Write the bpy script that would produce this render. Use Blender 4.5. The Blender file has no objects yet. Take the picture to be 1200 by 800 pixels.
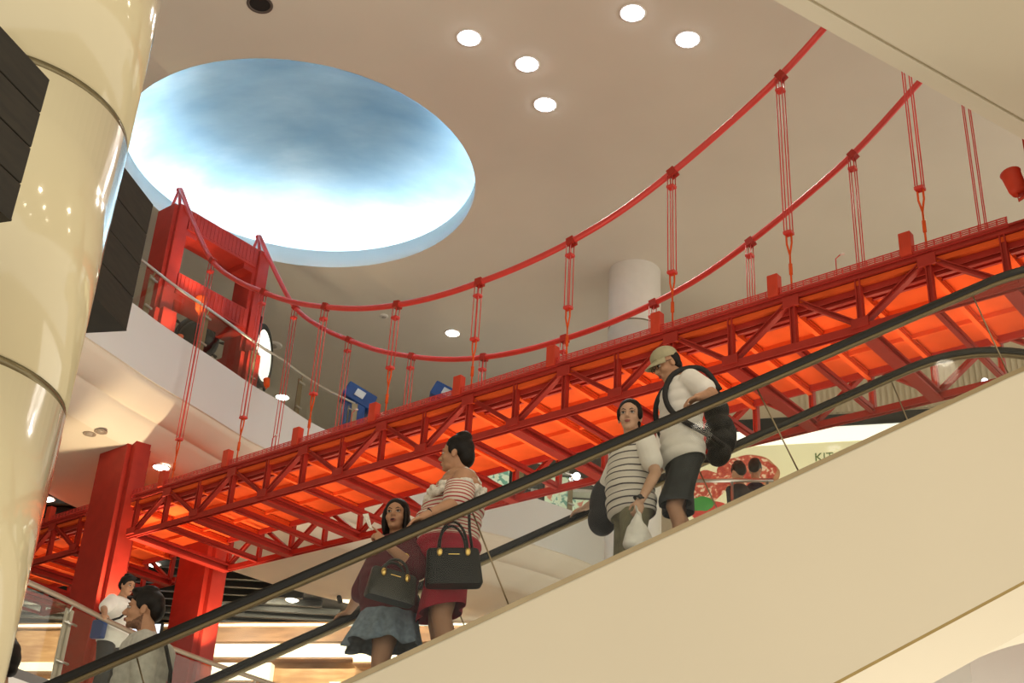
import bpy, bmesh, math, random
from mathutils import Vector, Matrix
random.seed(7)
C = bpy.context.scene.collection
sc = bpy.context.scene
V = Vector
PI = math.pi

# ------------------------------------------------------------------ camera, world, exposure, large lights
F_PX, PITCH, ROLL = 1530.4, 0.48767, 0.05703
cd = bpy.data.cameras.new('camera')
cam = bpy.data.objects.new('camera', cd)
C.objects.link(cam)
cd.sensor_fit = 'HORIZONTAL'
cd.sensor_width = 36.0
cd.lens = 36.0 * F_PX / 1200.0
cd.clip_start = 0.05
cd.clip_end = 200
_fw = V((0, math.cos(PITCH), math.sin(PITCH)))
_up = V((0, -math.sin(PITCH), math.cos(PITCH)))
_ri = V((1, 0, 0))
_r2 = _ri * math.cos(ROLL) + _up * math.sin(ROLL)
_u2 = -_ri * math.sin(ROLL) + _up * math.cos(ROLL)
cam.matrix_world = Matrix(((_r2.x, _u2.x, -_fw.x, 0), (_r2.y, _u2.y, -_fw.y, 0), (_r2.z, _u2.z, -_fw.z, 0), (0, 0, 0, 1)))
sc.camera = cam

wd = bpy.data.worlds.new('mall_ambient')
sc.world = wd
wd.use_nodes = True
wd.node_tree.nodes['Background'].inputs['Color'].default_value = (1.0, 0.90, 0.74, 1)
wd.node_tree.nodes['Background'].inputs['Strength'].default_value = 1.25
sc.view_settings.view_transform = 'Standard'
sc.view_settings.look = 'None'
sc.view_settings.exposure = 0.0
sc.view_settings.gamma = 1.0
sc.view_settings.use_curve_mapping = False


def area(name, loc, target, size, power, col, size_y=None):
    l = bpy.data.lights.new(name, 'AREA')
    l.energy = power
    l.color = col
    l.size = size
    if size_y:
        l.shape = 'RECTANGLE'
        l.size_y = size_y
    o = bpy.data.objects.new(name, l)
    C.objects.link(o)
    o.location = loc
    o.rotation_euler = (V(target) - V(loc)).to_track_quat('-Z', 'Y').to_euler()
    return o


def spot(name, loc, target, power, col, ang=120, rad=0.04, blend=0.6):
    l = bpy.data.lights.new(name, 'SPOT')
    l.energy = power
    l.color = col
    l.spot_size = math.radians(ang)
    l.spot_blend = blend
    l.shadow_soft_size = rad
    o = bpy.data.objects.new(name, l)
    C.objects.link(o)
    o.location = loc
    o.rotation_euler = (V(target) - V(loc)).to_track_quat('-Z', 'Y').to_euler()
    return o


# added unseen fill light low in the atrium, shining up at ceilings and bridge
area('upward_fill_light', (2.0, 14.0, -1.2), (2.0, 15.0, 14), 14.0, 930, (1.0, 0.94, 0.80))

# ------------------------------------------------------------------ materials (all procedural)


def mat(name, col, rough=0.5, metal=0.0, var=0.06, scale=6.0, bump=0.0, emit=None, estr=0.0, coat=0.0, spec=None):
    m = bpy.data.materials.new(name)
    m.use_nodes = True
    nt = m.node_tree
    b = nt.nodes['Principled BSDF']
    b.inputs['Roughness'].default_value = rough
    b.inputs['Metallic'].default_value = metal
    if coat:
        b.inputs['Coat Weight'].default_value = coat
        b.inputs['Coat Roughness'].default_value = 0.05
    if spec is not None:
        b.inputs['Specular IOR Level'].default_value = spec
    tc = nt.nodes.new('ShaderNodeTexCoord')
    nz = nt.nodes.new('ShaderNodeTexNoise')
    nz.inputs['Scale'].default_value = scale
    nz.inputs['Detail'].default_value = 3
    nt.links.new(tc.outputs['Object'], nz.inputs['Vector'])
    rp = nt.nodes.new('ShaderNodeValToRGB')
    rp.color_ramp.elements[0].color = [max(0, c * (1 - var)) for c in col] + [1]
    rp.color_ramp.elements[1].color = [min(1, c * (1 + var)) for c in col] + [1]
    rp.color_ramp.elements[0].position = 0.3
    rp.color_ramp.elements[1].position = 0.7
    nt.links.new(nz.outputs['Fac'], rp.inputs['Fac'])
    nt.links.new(rp.outputs['Color'], b.inputs['Base Color'])
    if bump:
        bp = nt.nodes.new('ShaderNodeBump')
        bp.inputs['Strength'].default_value = bump
        bp.inputs['Distance'].default_value = 0.01
        nt.links.new(nz.outputs['Fac'], bp.inputs['Height'])
        nt.links.new(bp.outputs['Normal'], b.inputs['Normal'])
    if emit:
        b.inputs['Emission Color'].default_value = list(emit) + [1]
        b.inputs['Emission Strength'].default_value = estr
    return m


def stripes(name, base, line, period, width, axis='Z', rough=0.8):
    m = mat(name, base, rough, var=0.04)
    nt = m.node_tree
    b = nt.nodes['Principled BSDF']
    tc = nt.nodes['Texture Coordinate']
    sp = nt.nodes.new('ShaderNodeSeparateXYZ')
    nt.links.new(tc.outputs['Object'], sp.inputs[0])
    nz = nt.nodes.new('ShaderNodeTexNoise')
    nz.inputs['Scale'].default_value = 3.0
    nt.links.new(tc.outputs['Object'], nz.inputs['Vector'])
    a = nt.nodes.new('ShaderNodeMath'); a.operation = 'MULTIPLY_ADD'
    nt.links.new(nz.outputs['Fac'], a.inputs[0]); a.inputs[1].default_value = 0.035
    nt.links.new(sp.outputs[axis], a.inputs[2])
    d = nt.nodes.new('ShaderNodeMath'); d.operation = 'DIVIDE'; d.inputs[1].default_value = period
    nt.links.new(a.outputs[0], d.inputs[0])
    f = nt.nodes.new('ShaderNodeMath'); f.operation = 'FRACT'
    nt.links.new(d.outputs[0], f.inputs[0])
    lt = nt.nodes.new('ShaderNodeMath'); lt.operation = 'LESS_THAN'; lt.inputs[1].default_value = width
    nt.links.new(f.outputs[0], lt.inputs[0])
    mx = nt.nodes.new('ShaderNodeMix'); mx.data_type = 'RGBA'
    nt.links.new(lt.outputs[0], mx.inputs['Factor'])
    mx.inputs['A'].default_value = list(base) + [1]
    mx.inputs['B'].default_value = list(line) + [1]
    nt.links.new(mx.outputs['Result'], b.inputs['Base Color'])
    return m


def glass(name, tint=(0.93, 0.96, 0.94), refl=1.0):
    m = bpy.data.materials.new(name)
    m.use_nodes = True
    nt = m.node_tree
    for n in list(nt.nodes):
        nt.nodes.remove(n)
    out = nt.nodes.new('ShaderNodeOutputMaterial')
    tr = nt.nodes.new('ShaderNodeBsdfTransparent')
    tr.inputs['Color'].default_value = list(tint) + [1]
    gl = nt.nodes.new('ShaderNodeBsdfGlossy')
    gl.inputs['Roughness'].default_value = 0.02
    fr = nt.nodes.new('ShaderNodeFresnel')
    fr.inputs['IOR'].default_value = 1.45
    nz = nt.nodes.new('ShaderNodeTexNoise')
    nz.inputs['Scale'].default_value = 0.8
    mu = nt.nodes.new('ShaderNodeMath'); mu.operation = 'MULTIPLY'
    mr = nt.nodes.new('ShaderNodeMapRange')
    mr.inputs['To Min'].default_value = 0.8 * refl
    mr.inputs['To Max'].default_value = 1.1 * refl
    nt.links.new(nz.outputs['Fac'], mr.inputs['Value'])
    nt.links.new(fr.outputs[0], mu.inputs[0])
    nt.links.new(mr.outputs[0], mu.inputs[1])
    mx = nt.nodes.new('ShaderNodeMixShader')
    nt.links.new(mu.outputs[0], mx.inputs[0])
    nt.links.new(tr.outputs[0], mx.inputs[1])
    nt.links.new(gl.outputs[0], mx.inputs[2])
    nt.links.new(mx.outputs[0], out.inputs[0])
    return m


M = {}
M['ceiling'] = mat('ceiling_plaster', (0.66, 0.625, 0.55), 0.9, var=0.03, scale=0.5)
M['white'] = mat('white_plaster', (0.70, 0.69, 0.675), 0.7, var=0.02, scale=0.6)
M['cream_soffit'] = mat('cream_soffit', (0.74, 0.66, 0.54), 0.8, var=0.03, scale=0.7)
M['warmwhite'] = mat('warm_white_plaster', (0.78, 0.71, 0.60), 0.8, var=0.03, scale=0.7)
M['clad'] = mat('cream_cladding', (0.72, 0.665, 0.53), 0.45, var=0.02, scale=0.5)
M['clad_seam'] = mat('cladding_seam', (0.52, 0.38, 0.14), 0.6)
M['column'] = mat('glossy_cream_column', (0.76, 0.69, 0.46), 0.12, var=0.02, scale=1.0, coat=1.0)
M['ring'] = mat('column_groove', (0.20, 0.17, 0.10), 0.25, metal=0.8)
M['bcolumn'] = mat('pale_column', (0.72, 0.70, 0.66), 0.5, var=0.02)
M['red'] = mat('shaded_red_paint', (0.38, 0.029, 0.018), 0.5, var=0.10, scale=4, spec=.25)  # bridge red darkened; the shade on the truss members is in the colour
M['redp'] = mat('cable_red_paint', (0.62, 0.05, 0.04), 0.33, var=0.06, scale=5)
M['redm'] = mat('mid_red_paint', (0.58, 0.052, 0.022), 0.5, var=0.1, scale=4, spec=.25)
M['redd'] = mat('lit_orange_paint', (0.72, 0.10, 0.022), 0.8, var=0.12, scale=2.5, spec=.1)  # orange copy of the bridge red, with the lamplight put into its colour
M['black_rub'] = mat('black_rubber', (0.008, 0.008, 0.008), 0.33, spec=.3)
M['gold'] = mat('bronze_profile', (0.34, 0.275, 0.17), 0.38, metal=0.9)
M['guide'] = mat('handrail_guide_bronze', (0.24, 0.19, 0.105), 0.5, metal=0.8)
M['steel'] = mat('brushed_steel', (0.62, 0.60, 0.56), 0.28, metal=1.0)
M['step'] = mat('escalator_step_metal', (0.18, 0.18, 0.18), 0.5, metal=0.6)
M['black'] = mat('black_ceiling_paint', (0.012, 0.013, 0.012), 0.6)
M['slat'] = mat('dark_ceiling_slat', (0.035, 0.036, 0.032), 0.5)
M['floor'] = mat('polished_floor_tile', (0.62, 0.54, 0.44), 0.35, var=0.05, scale=1.0)
M['skin'] = mat('skin', (0.50, 0.275, 0.165), 0.5, var=0.08, scale=14, spec=0.3)
M['skin2'] = mat('light_skin', (0.58, 0.36, 0.245), 0.5, var=0.08, scale=14, spec=0.3)
M['hair'] = mat('black_hair', (0.009, 0.007, 0.006), 0.5, var=0.3, scale=40, bump=0.3, spec=.25)
M['lips'] = mat('lips', (0.30, 0.085, 0.07), 0.5)
M['eyew'] = mat('eye_white', (0.62, 0.58, 0.54), 0.3)
M['iris'] = mat('dark_iris', (0.012, 0.008, 0.006), 0.2)
M['blackl'] = mat('black_leather', (0.010, 0.010, 0.008), 0.4, var=0.2, scale=20, spec=.25)
M['darkl'] = mat('dark_olive_leather', (0.028, 0.028, 0.020), 0.35, var=0.2, scale=20)
M['blacknyl'] = mat('black_nylon', (0.012, 0.012, 0.013), 0.7, var=0.3, scale=25, bump=0.3)
M['gmetal'] = mat('gold_metal', (0.75, 0.52, 0.16), 0.25, metal=1.0)
M['lens'] = mat('lamp_lens', (1, 1, 1), 0.4, emit=(0.96, 0.96, 1.0), estr=14.0)
M['lensw'] = mat('warm_lamp_lens', (1, 1, 1), 0.4, emit=(1.0, 0.93, 0.80), estr=12.0)
M['trimw'] = mat('lamp_trim_white', (0.85, 0.83, 0.80), 0.4)
M['dark'] = mat('dark_hollow', (0.01, 0.01, 0.01), 0.8)
M['blue'] = mat('blue_enamel', (0.012, 0.055, 0.22), 0.35)
M['glass'] = glass('clear_glass', (0.97, 0.98, 0.97), .28)
M['glassr'] = glass('balcony_glass', (0.96, 0.975, 0.96), 0.14)
M['glassl'] = glass('lower_glass', (0.95, 0.965, 0.95), 0.14)


def mat_wood(name, c1, c2, scale=(1, 1, 12), rough=0.6):
    m = mat(name, c1, rough)
    nt = m.node_tree
    b = nt.nodes['Principled BSDF']
    tc = nt.nodes['Texture Coordinate']
    mp = nt.nodes.new('ShaderNodeMapping')
    mp.inputs['Scale'].default_value = scale
    nt.links.new(tc.outputs['Object'], mp.inputs['Vector'])
    nz = nt.nodes.new('ShaderNodeTexNoise')
    nz.inputs['Scale'].default_value = 3.0
    nz.inputs['Detail'].default_value = 5
    nt.links.new(mp.outputs[0], nz.inputs['Vector'])
    rp = nt.nodes.new('ShaderNodeValToRGB')
    rp.color_ramp.elements[0].color = list(c1) + [1]
    rp.color_ramp.elements[1].color = list(c2) + [1]
    rp.color_ramp.elements[0].position = 0.35
    rp.color_ramp.elements[1].position = 0.65
    nt.links.new(nz.outputs['Fac'], rp.inputs['Fac'])
    nt.links.new(rp.outputs['Color'], b.inputs['Base Color'])
    return m


M['dwood'] = mat_wood('dark_stained_plank', (0.009, 0.007, 0.004), (0.018, 0.014, 0.008), (2, 2, 14), 0.65)
M['parquet'] = mat_wood('tan_wood_panel', (0.42, 0.22, 0.09), (0.62, 0.38, 0.18), (0.5, 0.5, 3), 0.5)
M['bwood'] = mat_wood('brown_wood_fascia', (0.20, 0.10, 0.045), (0.32, 0.17, 0.08), (0.5, 0.5, 3), 0.5)


def mat_sky():
    m = mat('painted_sky', (0.3, 0.5, 0.6), 0.9)
    nt = m.node_tree
    b = nt.nodes['Principled BSDF']
    tc = nt.nodes['Texture Coordinate']
    nz = nt.nodes.new('ShaderNodeTexNoise')
    nz.inputs['Scale'].default_value = 0.34
    nz.inputs['Detail'].default_value = 5
    nz.inputs['Roughness'].default_value = 0.55
    mp = nt.nodes.new('ShaderNodeMapping')
    mp.inputs['Scale'].default_value = (0.7, 1.5, 1)
    mp.inputs['Rotation'].default_value = (0, 0, 0.4)
    nt.links.new(tc.outputs['Object'], mp.inputs['Vector'])
    nt.links.new(mp.outputs[0], nz.inputs['Vector'])
    rp = nt.nodes.new('ShaderNodeValToRGB')
    e = rp.color_ramp.elements
    e[0].position = 0.35; e[0].color = (0.19, 0.29, 0.36, 1)
    e[1].position = 0.68; e[1].color = (0.46, 0.54, 0.56, 1)
    k = e.new(0.5); k.color = (0.27, 0.37, 0.43, 1)
    nt.links.new(nz.outputs['Fac'], rp.inputs['Fac'])
    nt.links.new(rp.outputs['Color'], b.inputs['Base Color'])
    return m


M['sky'] = mat_sky()

# ------------------------------------------------------------------ mesh helpers (world coordinates, shifted to the thing's base when parented)


class MB:
    def __init__(self):
        self.bm = bmesh.new()

    def poly(self, pts):
        vs = [self.bm.verts.new(p) for p in pts]
        try:
            return self.bm.faces.new(vs)
        except ValueError:
            return None

    def hexa(self, a, b):      # two quads a[4], b[4]
        va = [self.bm.verts.new(p) for p in a]
        vb = [self.bm.verts.new(p) for p in b]
        self.bm.faces.new(va[::-1])
        self.bm.faces.new(vb)
        for i in range(4):
            j = (i + 1) % 4
            self.bm.faces.new((va[i], va[j], vb[j], vb[i]))
        return self

    def box(self, lo, hi, R=None, o=None):
        x0, y0, z0 = lo
        x1, y1, z1 = hi
        a = [V((x0, y0, z0)), V((x1, y0, z0)), V((x1, y1, z0)), V((x0, y1, z0))]
        b = [V((x0, y0, z1)), V((x1, y0, z1)), V((x1, y1, z1)), V((x0, y1, z1))]
        if R is not None:
            a = [R @ p for p in a]; b = [R @ p for p in b]
        if o is not None:
            a = [p + V(o) for p in a]; b = [p + V(o) for p in b]
        return self.hexa(a, b)

    def beam(self, p, q, w, h, up=(0, 0, 1)):
        p, q = V(p), V(q)
        d = (q - p).normalized()
        u = V(up)
        s = d.cross(u)
        if s.length < 1e-4:
            s = d.cross(V((0, 1, 0)))
        s.normalize()
        t = s.cross(d).normalized()
        off = [(-w / 2, -h / 2), (w / 2, -h / 2), (w / 2, h / 2), (-w / 2, h / 2)]
        return self.hexa([p + s * a + t * b for a, b in off], [q + s * a + t * b for a, b in off])

    def ibeam(self, p, q, w, h, up=(0, 0, 1), t=0.22):
        # I section: two flanges and a web
        p, q = V(p), V(q)
        d = (q - p).normalized()
        s = d.cross(V(up)).normalized()
        n = s.cross(d).normalized()
        f = h * t
        self.beam(p + n * (h / 2 - f / 2), q + n * (h / 2 - f / 2), w, f, up)
        self.beam(p - n * (h / 2 - f / 2), q - n * (h / 2 - f / 2), w, f, up)
        self.beam(p, q, w * 0.4, h - 2 * f, up)
        return self

    def tube(self, pts, r, n=10, closed=False, cap=True):
        pts = [V(p) for p in pts]
        rs = r if isinstance(r, (list, tuple)) else [r] * len(pts)
        rings = []
        prev = None
        m = len(pts)
        for i, p in enumerate(pts):
            if closed:
                d = pts[(i + 1) % m] - pts[i - 1]
            else:
                d = pts[min(i + 1, m - 1)] - pts[max(i - 1, 0)]
            d.normalize()
            if prev is None:
                a = d.cross(V((0, 0, 1)))
                if a.length < 1e-3:
                    a = d.cross(V((1, 0, 0)))
            else:
                a = prev - d * prev.dot(d)
            a.normalize()
            prev = a
            b = d.cross(a)
            rings.append([self.bm.verts.new(p + (a * math.cos(t) + b * math.sin(t)) * rs[i]) for t in [2 * PI * k / n for k in range(n)]])
        rng = range(m) if closed else range(m - 1)
        for i in rng:
            A, B = rings[i], rings[(i + 1) % m]
            for k in range(n):
                l = (k + 1) % n
                f = self.bm.faces.new((A[k], A[l], B[l], B[k]))
                f.smooth = True
        if cap and not closed:
            self.bm.faces.new(rings[0][::-1])
            self.bm.faces.new(rings[-1])
        return self

    def lathe(self, prof, n=32, o=(0, 0, 0), R=None, smooth=True, a0=0, a1=2 * PI):
        o = V(o)
        full = abs(a1 - a0 - 2 * PI) < 1e-6
        rings = []
        for r, z in prof:
            ring = []
            for k in range(n if full else n + 1):
                t = a0 + (a1 - a0) * k / n
                p = V((r * math.cos(t), r * math.sin(t), z))
                if R is not None:
                    p = R @ p
                ring.append(self.bm.verts.new(p + o))
            rings.append(ring)
        for i in range(len(prof) - 1):
            A, B = rings[i], rings[i + 1]
            cnt = n
            for k in range(cnt):
                l = (k + 1) % len(A)
                f = self.bm.faces.new((A[k], A[l], B[l], B[k]))
                f.smooth = smooth
        return self

    def ell(self, c, r, R=None, sub=3):
        g = bmesh.ops.create_icosphere(self.bm, subdivisions=sub, radius=1.0)
        for v in g['verts']:
            p = V((v.co.x * r[0], v.co.y * r[1], v.co.z * r[2]))
            if R is not None:
                p = R @ p
            v.co = p + V(c)
            for f in v.link_faces:
                f.smooth = True
        return self

    def cap(self, p, r0, q, r1, n=14):
        p, q = V(p), V(q)
        L = (q - p).length
        if L < 1e-6:
            return self.ell(p, (r0,) * 3, sub=2)
        R = (q - p).to_track_quat('Z', 'Y').to_matrix()
        prof = []
        for k in range(6):
            t = -PI / 2 + PI / 2 * (k + 0.12) / 6
            prof.append((r0 * math.cos(t), r0 * math.sin(t)))
        for k in range(6):
            t = PI / 2 * (k + 0.88) / 6
            prof.append((r1 * math.cos(t), L + r1 * math.sin(t)))
        o = p
        rings = []
        for r, z in prof:
            rings.append([self.bm.verts.new(R @ V((r * math.cos(a), r * math.sin(a), z)) + o) for a in [2 * PI * k / n for k in range(n)]])
        for i in range(len(rings) - 1):
            for k in range(n):
                l = (k + 1) % n
                f = self.bm.faces.new((rings[i][k], rings[i][l], rings[i + 1][l], rings[i + 1][k]))
                f.smooth = True
        self.bm.faces.new(rings[0][::-1])
        self.bm.faces.new(rings[-1])
        return self

    def chain(self, pts, rs):
        for i in range(len(pts) - 1):
            self.cap(pts[i], rs[i], pts[i + 1], rs[i + 1])
        return self

    def build(self, name, material, parent=None, shift=True, recalc=True, bevel=0.0):
        if recalc:
            bmesh.ops.recalc_face_normals(self.bm, faces=self.bm.faces)
        me = bpy.data.meshes.new(name)
        self.bm.to_mesh(me)
        self.bm.free()
        o = bpy.data.objects.new(name, me)
        C.objects.link(o)
        me.materials.append(material)
        if parent is not None:
            base = V((0, 0, 0))
            p = parent
            while p is not None:
                base += V(p.location)
                p = p.parent
            if shift and base.length > 0:
                me.transform(Matrix.Translation(-base))
            o.parent = parent
        if bevel:
            b = o.modifiers.new('bevel', 'BEVEL')
            b.width = bevel
            b.segments = 2
            b.limit_method = 'ANGLE'
        return o


def empty(name, loc=(0, 0, 0), rz=0.0):
    o = bpy.data.objects.new(name, None)
    o.empty_display_size = 0.2
    C.objects.link(o)
    o.location = loc
    o.rotation_euler = (0, 0, rz)
    return o


def tag(o, label, cat, group=None):
    o['label'] = label
    o['category'] = cat
    if group:
        o['group'] = group
    return o


def struct(o):
    o['kind'] = 'structure'
    return o


def rebase(o, base):
    """put the origin of a one-mesh thing at its base"""
    o.data.transform(Matrix.Translation(-V(base)))
    o.location = base
    return o


# ------------------------------------------------------------------ the setting
HC = 14.3          # height of the main ceiling above the eye
DC = V((-4.243, 20.68, HC))
DR = 3.374
m = MB()
n = 96
X0, X1, Y0, Y1 = -18.0, 16.0, -5.0, 38.0
inner = []
outer = []
for k in range(n):
    a = 2 * PI * k / n
    c_, s_ = math.cos(a), math.sin(a)
    inner.append(m.bm.verts.new((DC.x + DR * c_, DC.y + DR * s_, HC)))
    tx = ((X1 - DC.x) / c_) if c_ > 1e-9 else ((X0 - DC.x) / c_ if c_ < -1e-9 else 1e9)
    ty = ((Y1 - DC.y) / s_) if s_ > 1e-9 else ((Y0 - DC.y) / s_ if s_ < -1e-9 else 1e9)
    t = min(tx, ty)
    outer.append(m.bm.verts.new((DC.x + t * c_, DC.y + t * s_, HC)))
for k in range(n):
    l = (k + 1) % n
    m.bm.faces.new((inner[k], inner[l], outer[l], outer[k]))
ceiling = struct(m.build('ceiling', M['ceiling']))
# painted dome above the round opening: lip, hidden ledge with a light strip, shallow dome
m = MB()
m.lathe([(DR, HC - 0.002), (DR, HC + 0.40), (DR + 0.05, HC + 0.40), (DR + 0.05, HC + 0.02), (DR + 0.55, HC + 0.02)], 96, (DC.x, DC.y, 0))
m.build('dome_lip', M['white'], ceiling)
m = MB()
prof = [(DR + 0.55, HC + 0.02), (DR + 0.55, HC + 0.45)]
for k in range(1, 25):
    a = PI / 2 * k / 24
    prof.append(((DR + 0.55) * math.cos(a), HC + 0.45 + 1.55 * math.sin(a)))
prof[-1] = (0.001, HC + 2.0)
m.lathe(prof, 96, (DC.x, DC.y, 0))
m.build('dome', M['sky'], ceiling)
M['cove'] = mat('cove_light_strip', (1, 1, 1), 0.5, emit=(0.80, 0.93, 1.0), estr=62.0)
m = MB()
m.tube([(DC.x + (DR + 0.30) * math.cos(2 * PI * k / 64), DC.y + (DR + 0.30) * math.sin(2 * PI * k / 64), HC + 0.12) for k in range(64)], 0.05, 8, closed=True)
m.build('cove_light', M['cove'], ceiling)

# floors
m = MB()
m.box((-18, -6, -1.9), (16, 38, -1.6))
struct(m.build('floor', M['floor']))

# plan curves (x, y)


def smooth_curve(P, n=8):
    out = []
    Q = [P[0]] + list(P) + [P[-1]]
    for i in range(1, len(Q) - 2):
        p0, p1, p2, p3 = [V(q) for q in Q[i - 1:i + 3]]
        for k in range(n):
            t = k / n
            out.append(0.5 * ((2 * p1) + (-p0 + p2) * t + (2 * p0 - 5 * p1 + 4 * p2 - p3) * t * t + (-p0 + 3 * p1 - 3 * p2 + p3) * t ** 3))
    out.append(V(P[-1]))
    return out


ZF = 10.30
edge10 = [(-8.3, 13.8), (-7.4, 15.6), (-6.7, 17.0), (-6.06, 18.31), (-5.70, 19.06), (-5.14, 20.03), (-4.56, 21.1), (-4.21, 21.62), (-3.62, 22.66), (-2.6, 23.75), (-1.2, 24.75), (0.2, 25.5), (1.45, 26.4), (2.21, 27.16), (3.6, 28.9), (5.0, 31.0)]
ec = smooth_curve([(x * 1.03, y * 1.03, 0) for x, y in edge10], 6)


def inward(curve, d):
    out = []
    for i, p in enumerate(curve):
        t = curve[min(i + 1, len(curve) - 1)] - curve[max(i - 1, 0)]
        nrm = V((-t.y, t.x, 0)).normalized()
        out.append(p + nrm * d)
    return out


def loft(m, rows, smooth=False):
    vs = [[m.bm.verts.new(p) for p in r] for r in rows]
    for i in range(len(rows) - 1):
        for k in range(len(rows[0]) - 1):
            f = m.bm.faces.new((vs[i][k], vs[i][k + 1], vs[i + 1][k + 1], vs[i + 1][k]))
            f.smooth = smooth


def atz(c, z):
    return [V((p.x, p.y, z)) for p in c]


back = [V((-14 + 20.0 * i / (len(ec) - 1), 37.9, 0)) for i in range(len(ec))]
inn = smooth_curve([(-13.0, 15.0, 0), (-10.2, 19.2, 0), (-8.75, 22.4, 0), (-8.1, 23.9, 0), (-5.68, 27.3, 0), (-3.53, 29.1, 0), (-0.5, 30.6, 0), (3.6, 32.6, 0)], 13)
inn = [inn[int(round(i * (len(inn) - 1) / (len(ec) - 1)))] for i in range(len(ec))]
upper = struct(empty('floor_upper', (-6, 26, ZF)))
m = MB()
loft(m, [atz(ec, 9.25), atz(ec, ZF)], True)
struct(m.build('fascia', M['white'], upper))
m = MB()
loft(m, [atz(ec, ZF), atz(inward(ec, 0.10), ZF), atz(inward(ec, 0.10), ZF - 0.1), atz(back, ZF - 0.1)])
m.build('floor_slab', M['floor'], upper)
m = MB()   # shadow joint and the swept cove below the fascia
prof = [(0.0, 9.25), (0.03, 9.25), (0.03, 9.22), (0.02, 9.20)]
for k in range(1, 8):
    a = k / 7
    prof.append((0.02 + 0.42 * a, 9.20 - 0.34 * math.sin(a * PI / 2)))
prof += [(0.46, 8.86), (0.46, 8.84)]
for k in range(1, 8):
    a = k / 7
    prof.append((0.46 + 0.55 * a, 8.84 - 0.34 * math.sin(a * PI / 2)))
loft(m, [atz(inward(ec, d), z) for d, z in prof], True)
m.build('cove', M['warmwhite'], upper)
m = MB()
loft(m, [atz(inward(ec, 1.01), 8.50), atz(inn, 8.50), atz(inn, 8.70)])
m.build('soffit', M['cream_soffit'], upper)

# dark open ceiling of the lower hall beyond the soffit
m = MB()
loft(m, [atz(inn, 8.72), atz(back, 8.72)])
cl = struct(m.build('ceiling_lower', M['black']))
m = MB()
for i in range(26):
    y = 22.0 + i * 0.6
    x0 = -14.0
    # slats run across the hall behind the soffit edge
    xr = -8.9 + max(0.0, (y - 22.0)) * 0.62
    m.box((x0, y, 8.56), (min(xr, 3.0), y + 0.10, 8.70))
m.build('slat', M['slat'], cl)

# floor of the lower level
elow = smooth_curve([(-8.0, 8.5, 0), (-6.3, 11.3, 0), (-5.25, 13.05, 0), (-4.75, 14.1, 0), (-4.40, 15.1, 0), (-4.0, 15.95, 0), (-3.05, 17.5, 0), (-1.2, 19.9, 0), (1.5, 22.2, 0)], 6)
lower = struct(empty('floor_lower', (-5, 22, 3.0)))
m = MB()
lb = [V((-16 + 18.0 * i / (len(elow) - 1), 37.8, 0)) for i in range(len(elow))]
loft(m, [atz(lb, 2.55), atz(elow, 2.55), atz(elow, 3.0), atz(lb, 3.0)])
m.build('floor_slab', M['white'], lower)
m = MB()
loft(m, [atz(elow, 3.0), atz(elow, 3.10), atz(inward(elow, 0.12), 3.10), atz(inward(elow, 0.12), 3.0)])
m.build('kerb', M['step'], lower)

# landing floor behind the top of the escalator
m = MB()
m.box((2.6, 13.3, 4.1), (9.0, 22.0, 4.5))
struct(m.build('floor_landing', M['floor']))

# walls
m = MB()
m.box((-18, 37.9, -1.6), (16, 38.2, HC))
struct(m.build('wall_back', M['ceiling']))
m = MB()
m.box((-18.2, -6, -1.6), (-18, 38, HC))
struct(m.build('wall_left', M['ceiling']))
# near upper slab at the top right, its underside with a border groove
m = MB()
ea, eb = V((1.95, 7.99, 0)), V((4.60, 9.62, 0))
ed = (eb - ea).normalized()
en = V((ed.y, -ed.x, 0))
e0, e1 = ea - ed * 0.45, eb + ed * 7.0
rows = []
m = MB()
for d, z in [(0, 8.3), (0, 7.50), (0.16, 7.50), (0.16, 7.53), (0.19, 7.53), (0.19, 7.50)]:
    rows.append([V((p.x, p.y, z)) + en * d for p in (e0, e1)])
rows.append([V((e0.x, -2.0, 7.5)), V((13.0, -2.0, 7.5))])
loft(m, rows)
struct(m.build('ceiling_right', M['clad']))

# bulkhead below the escalator, lower right
m = MB()
m.hexa([V((3.2, 12.4, 2.0)), V((4.27, 11.6, 2.0)), V((6.5, 12.4, 2.0)), V((5.5, 13.2, 2.0))], [V((3.2, 12.4, 4.09)), V((4.27, 11.6, 4.09)), V((6.5, 12.4, 4.09)), V((5.5, 13.2, 4.09))])
struct(m.build('wall_bulkhead', M['white']))

# ------------------------------------------------------------------ columns
m = MB()
root = tag(empty('column', (-2.407, 4.966, -1.6)), 'thick glossy cream round column standing close on the left', 'column')
prof = [(0.55, -1.6), (0.55, 0.83)]
for zr in (0.85, 2.236, 3.625, 5.0, 6.4, 7.8, 9.2, 10.6, 12.0):
    prof += [(0.55, zr - 0.022), (0.535, zr - 0.018), (0.535, zr + 0.018), (0.55, zr + 0.022)]
prof += [(0.55, HC)]
m.lathe(prof[0:1] + prof[2:], 96, (-2.407, 4.966, 0))
m.build('shaft', M['column'], root)
for zr in (0.85, 2.236, 3.625, 5.0):
    m = MB()
    m.lathe([(0.5345, zr - 0.020), (0.545, zr - 0.016), (0.545, zr + 0.016), (0.5345, zr + 0.020)], 96, (-2.407, 4.966, 0))
    m.build('groove_ring', M['ring'], root)

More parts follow.
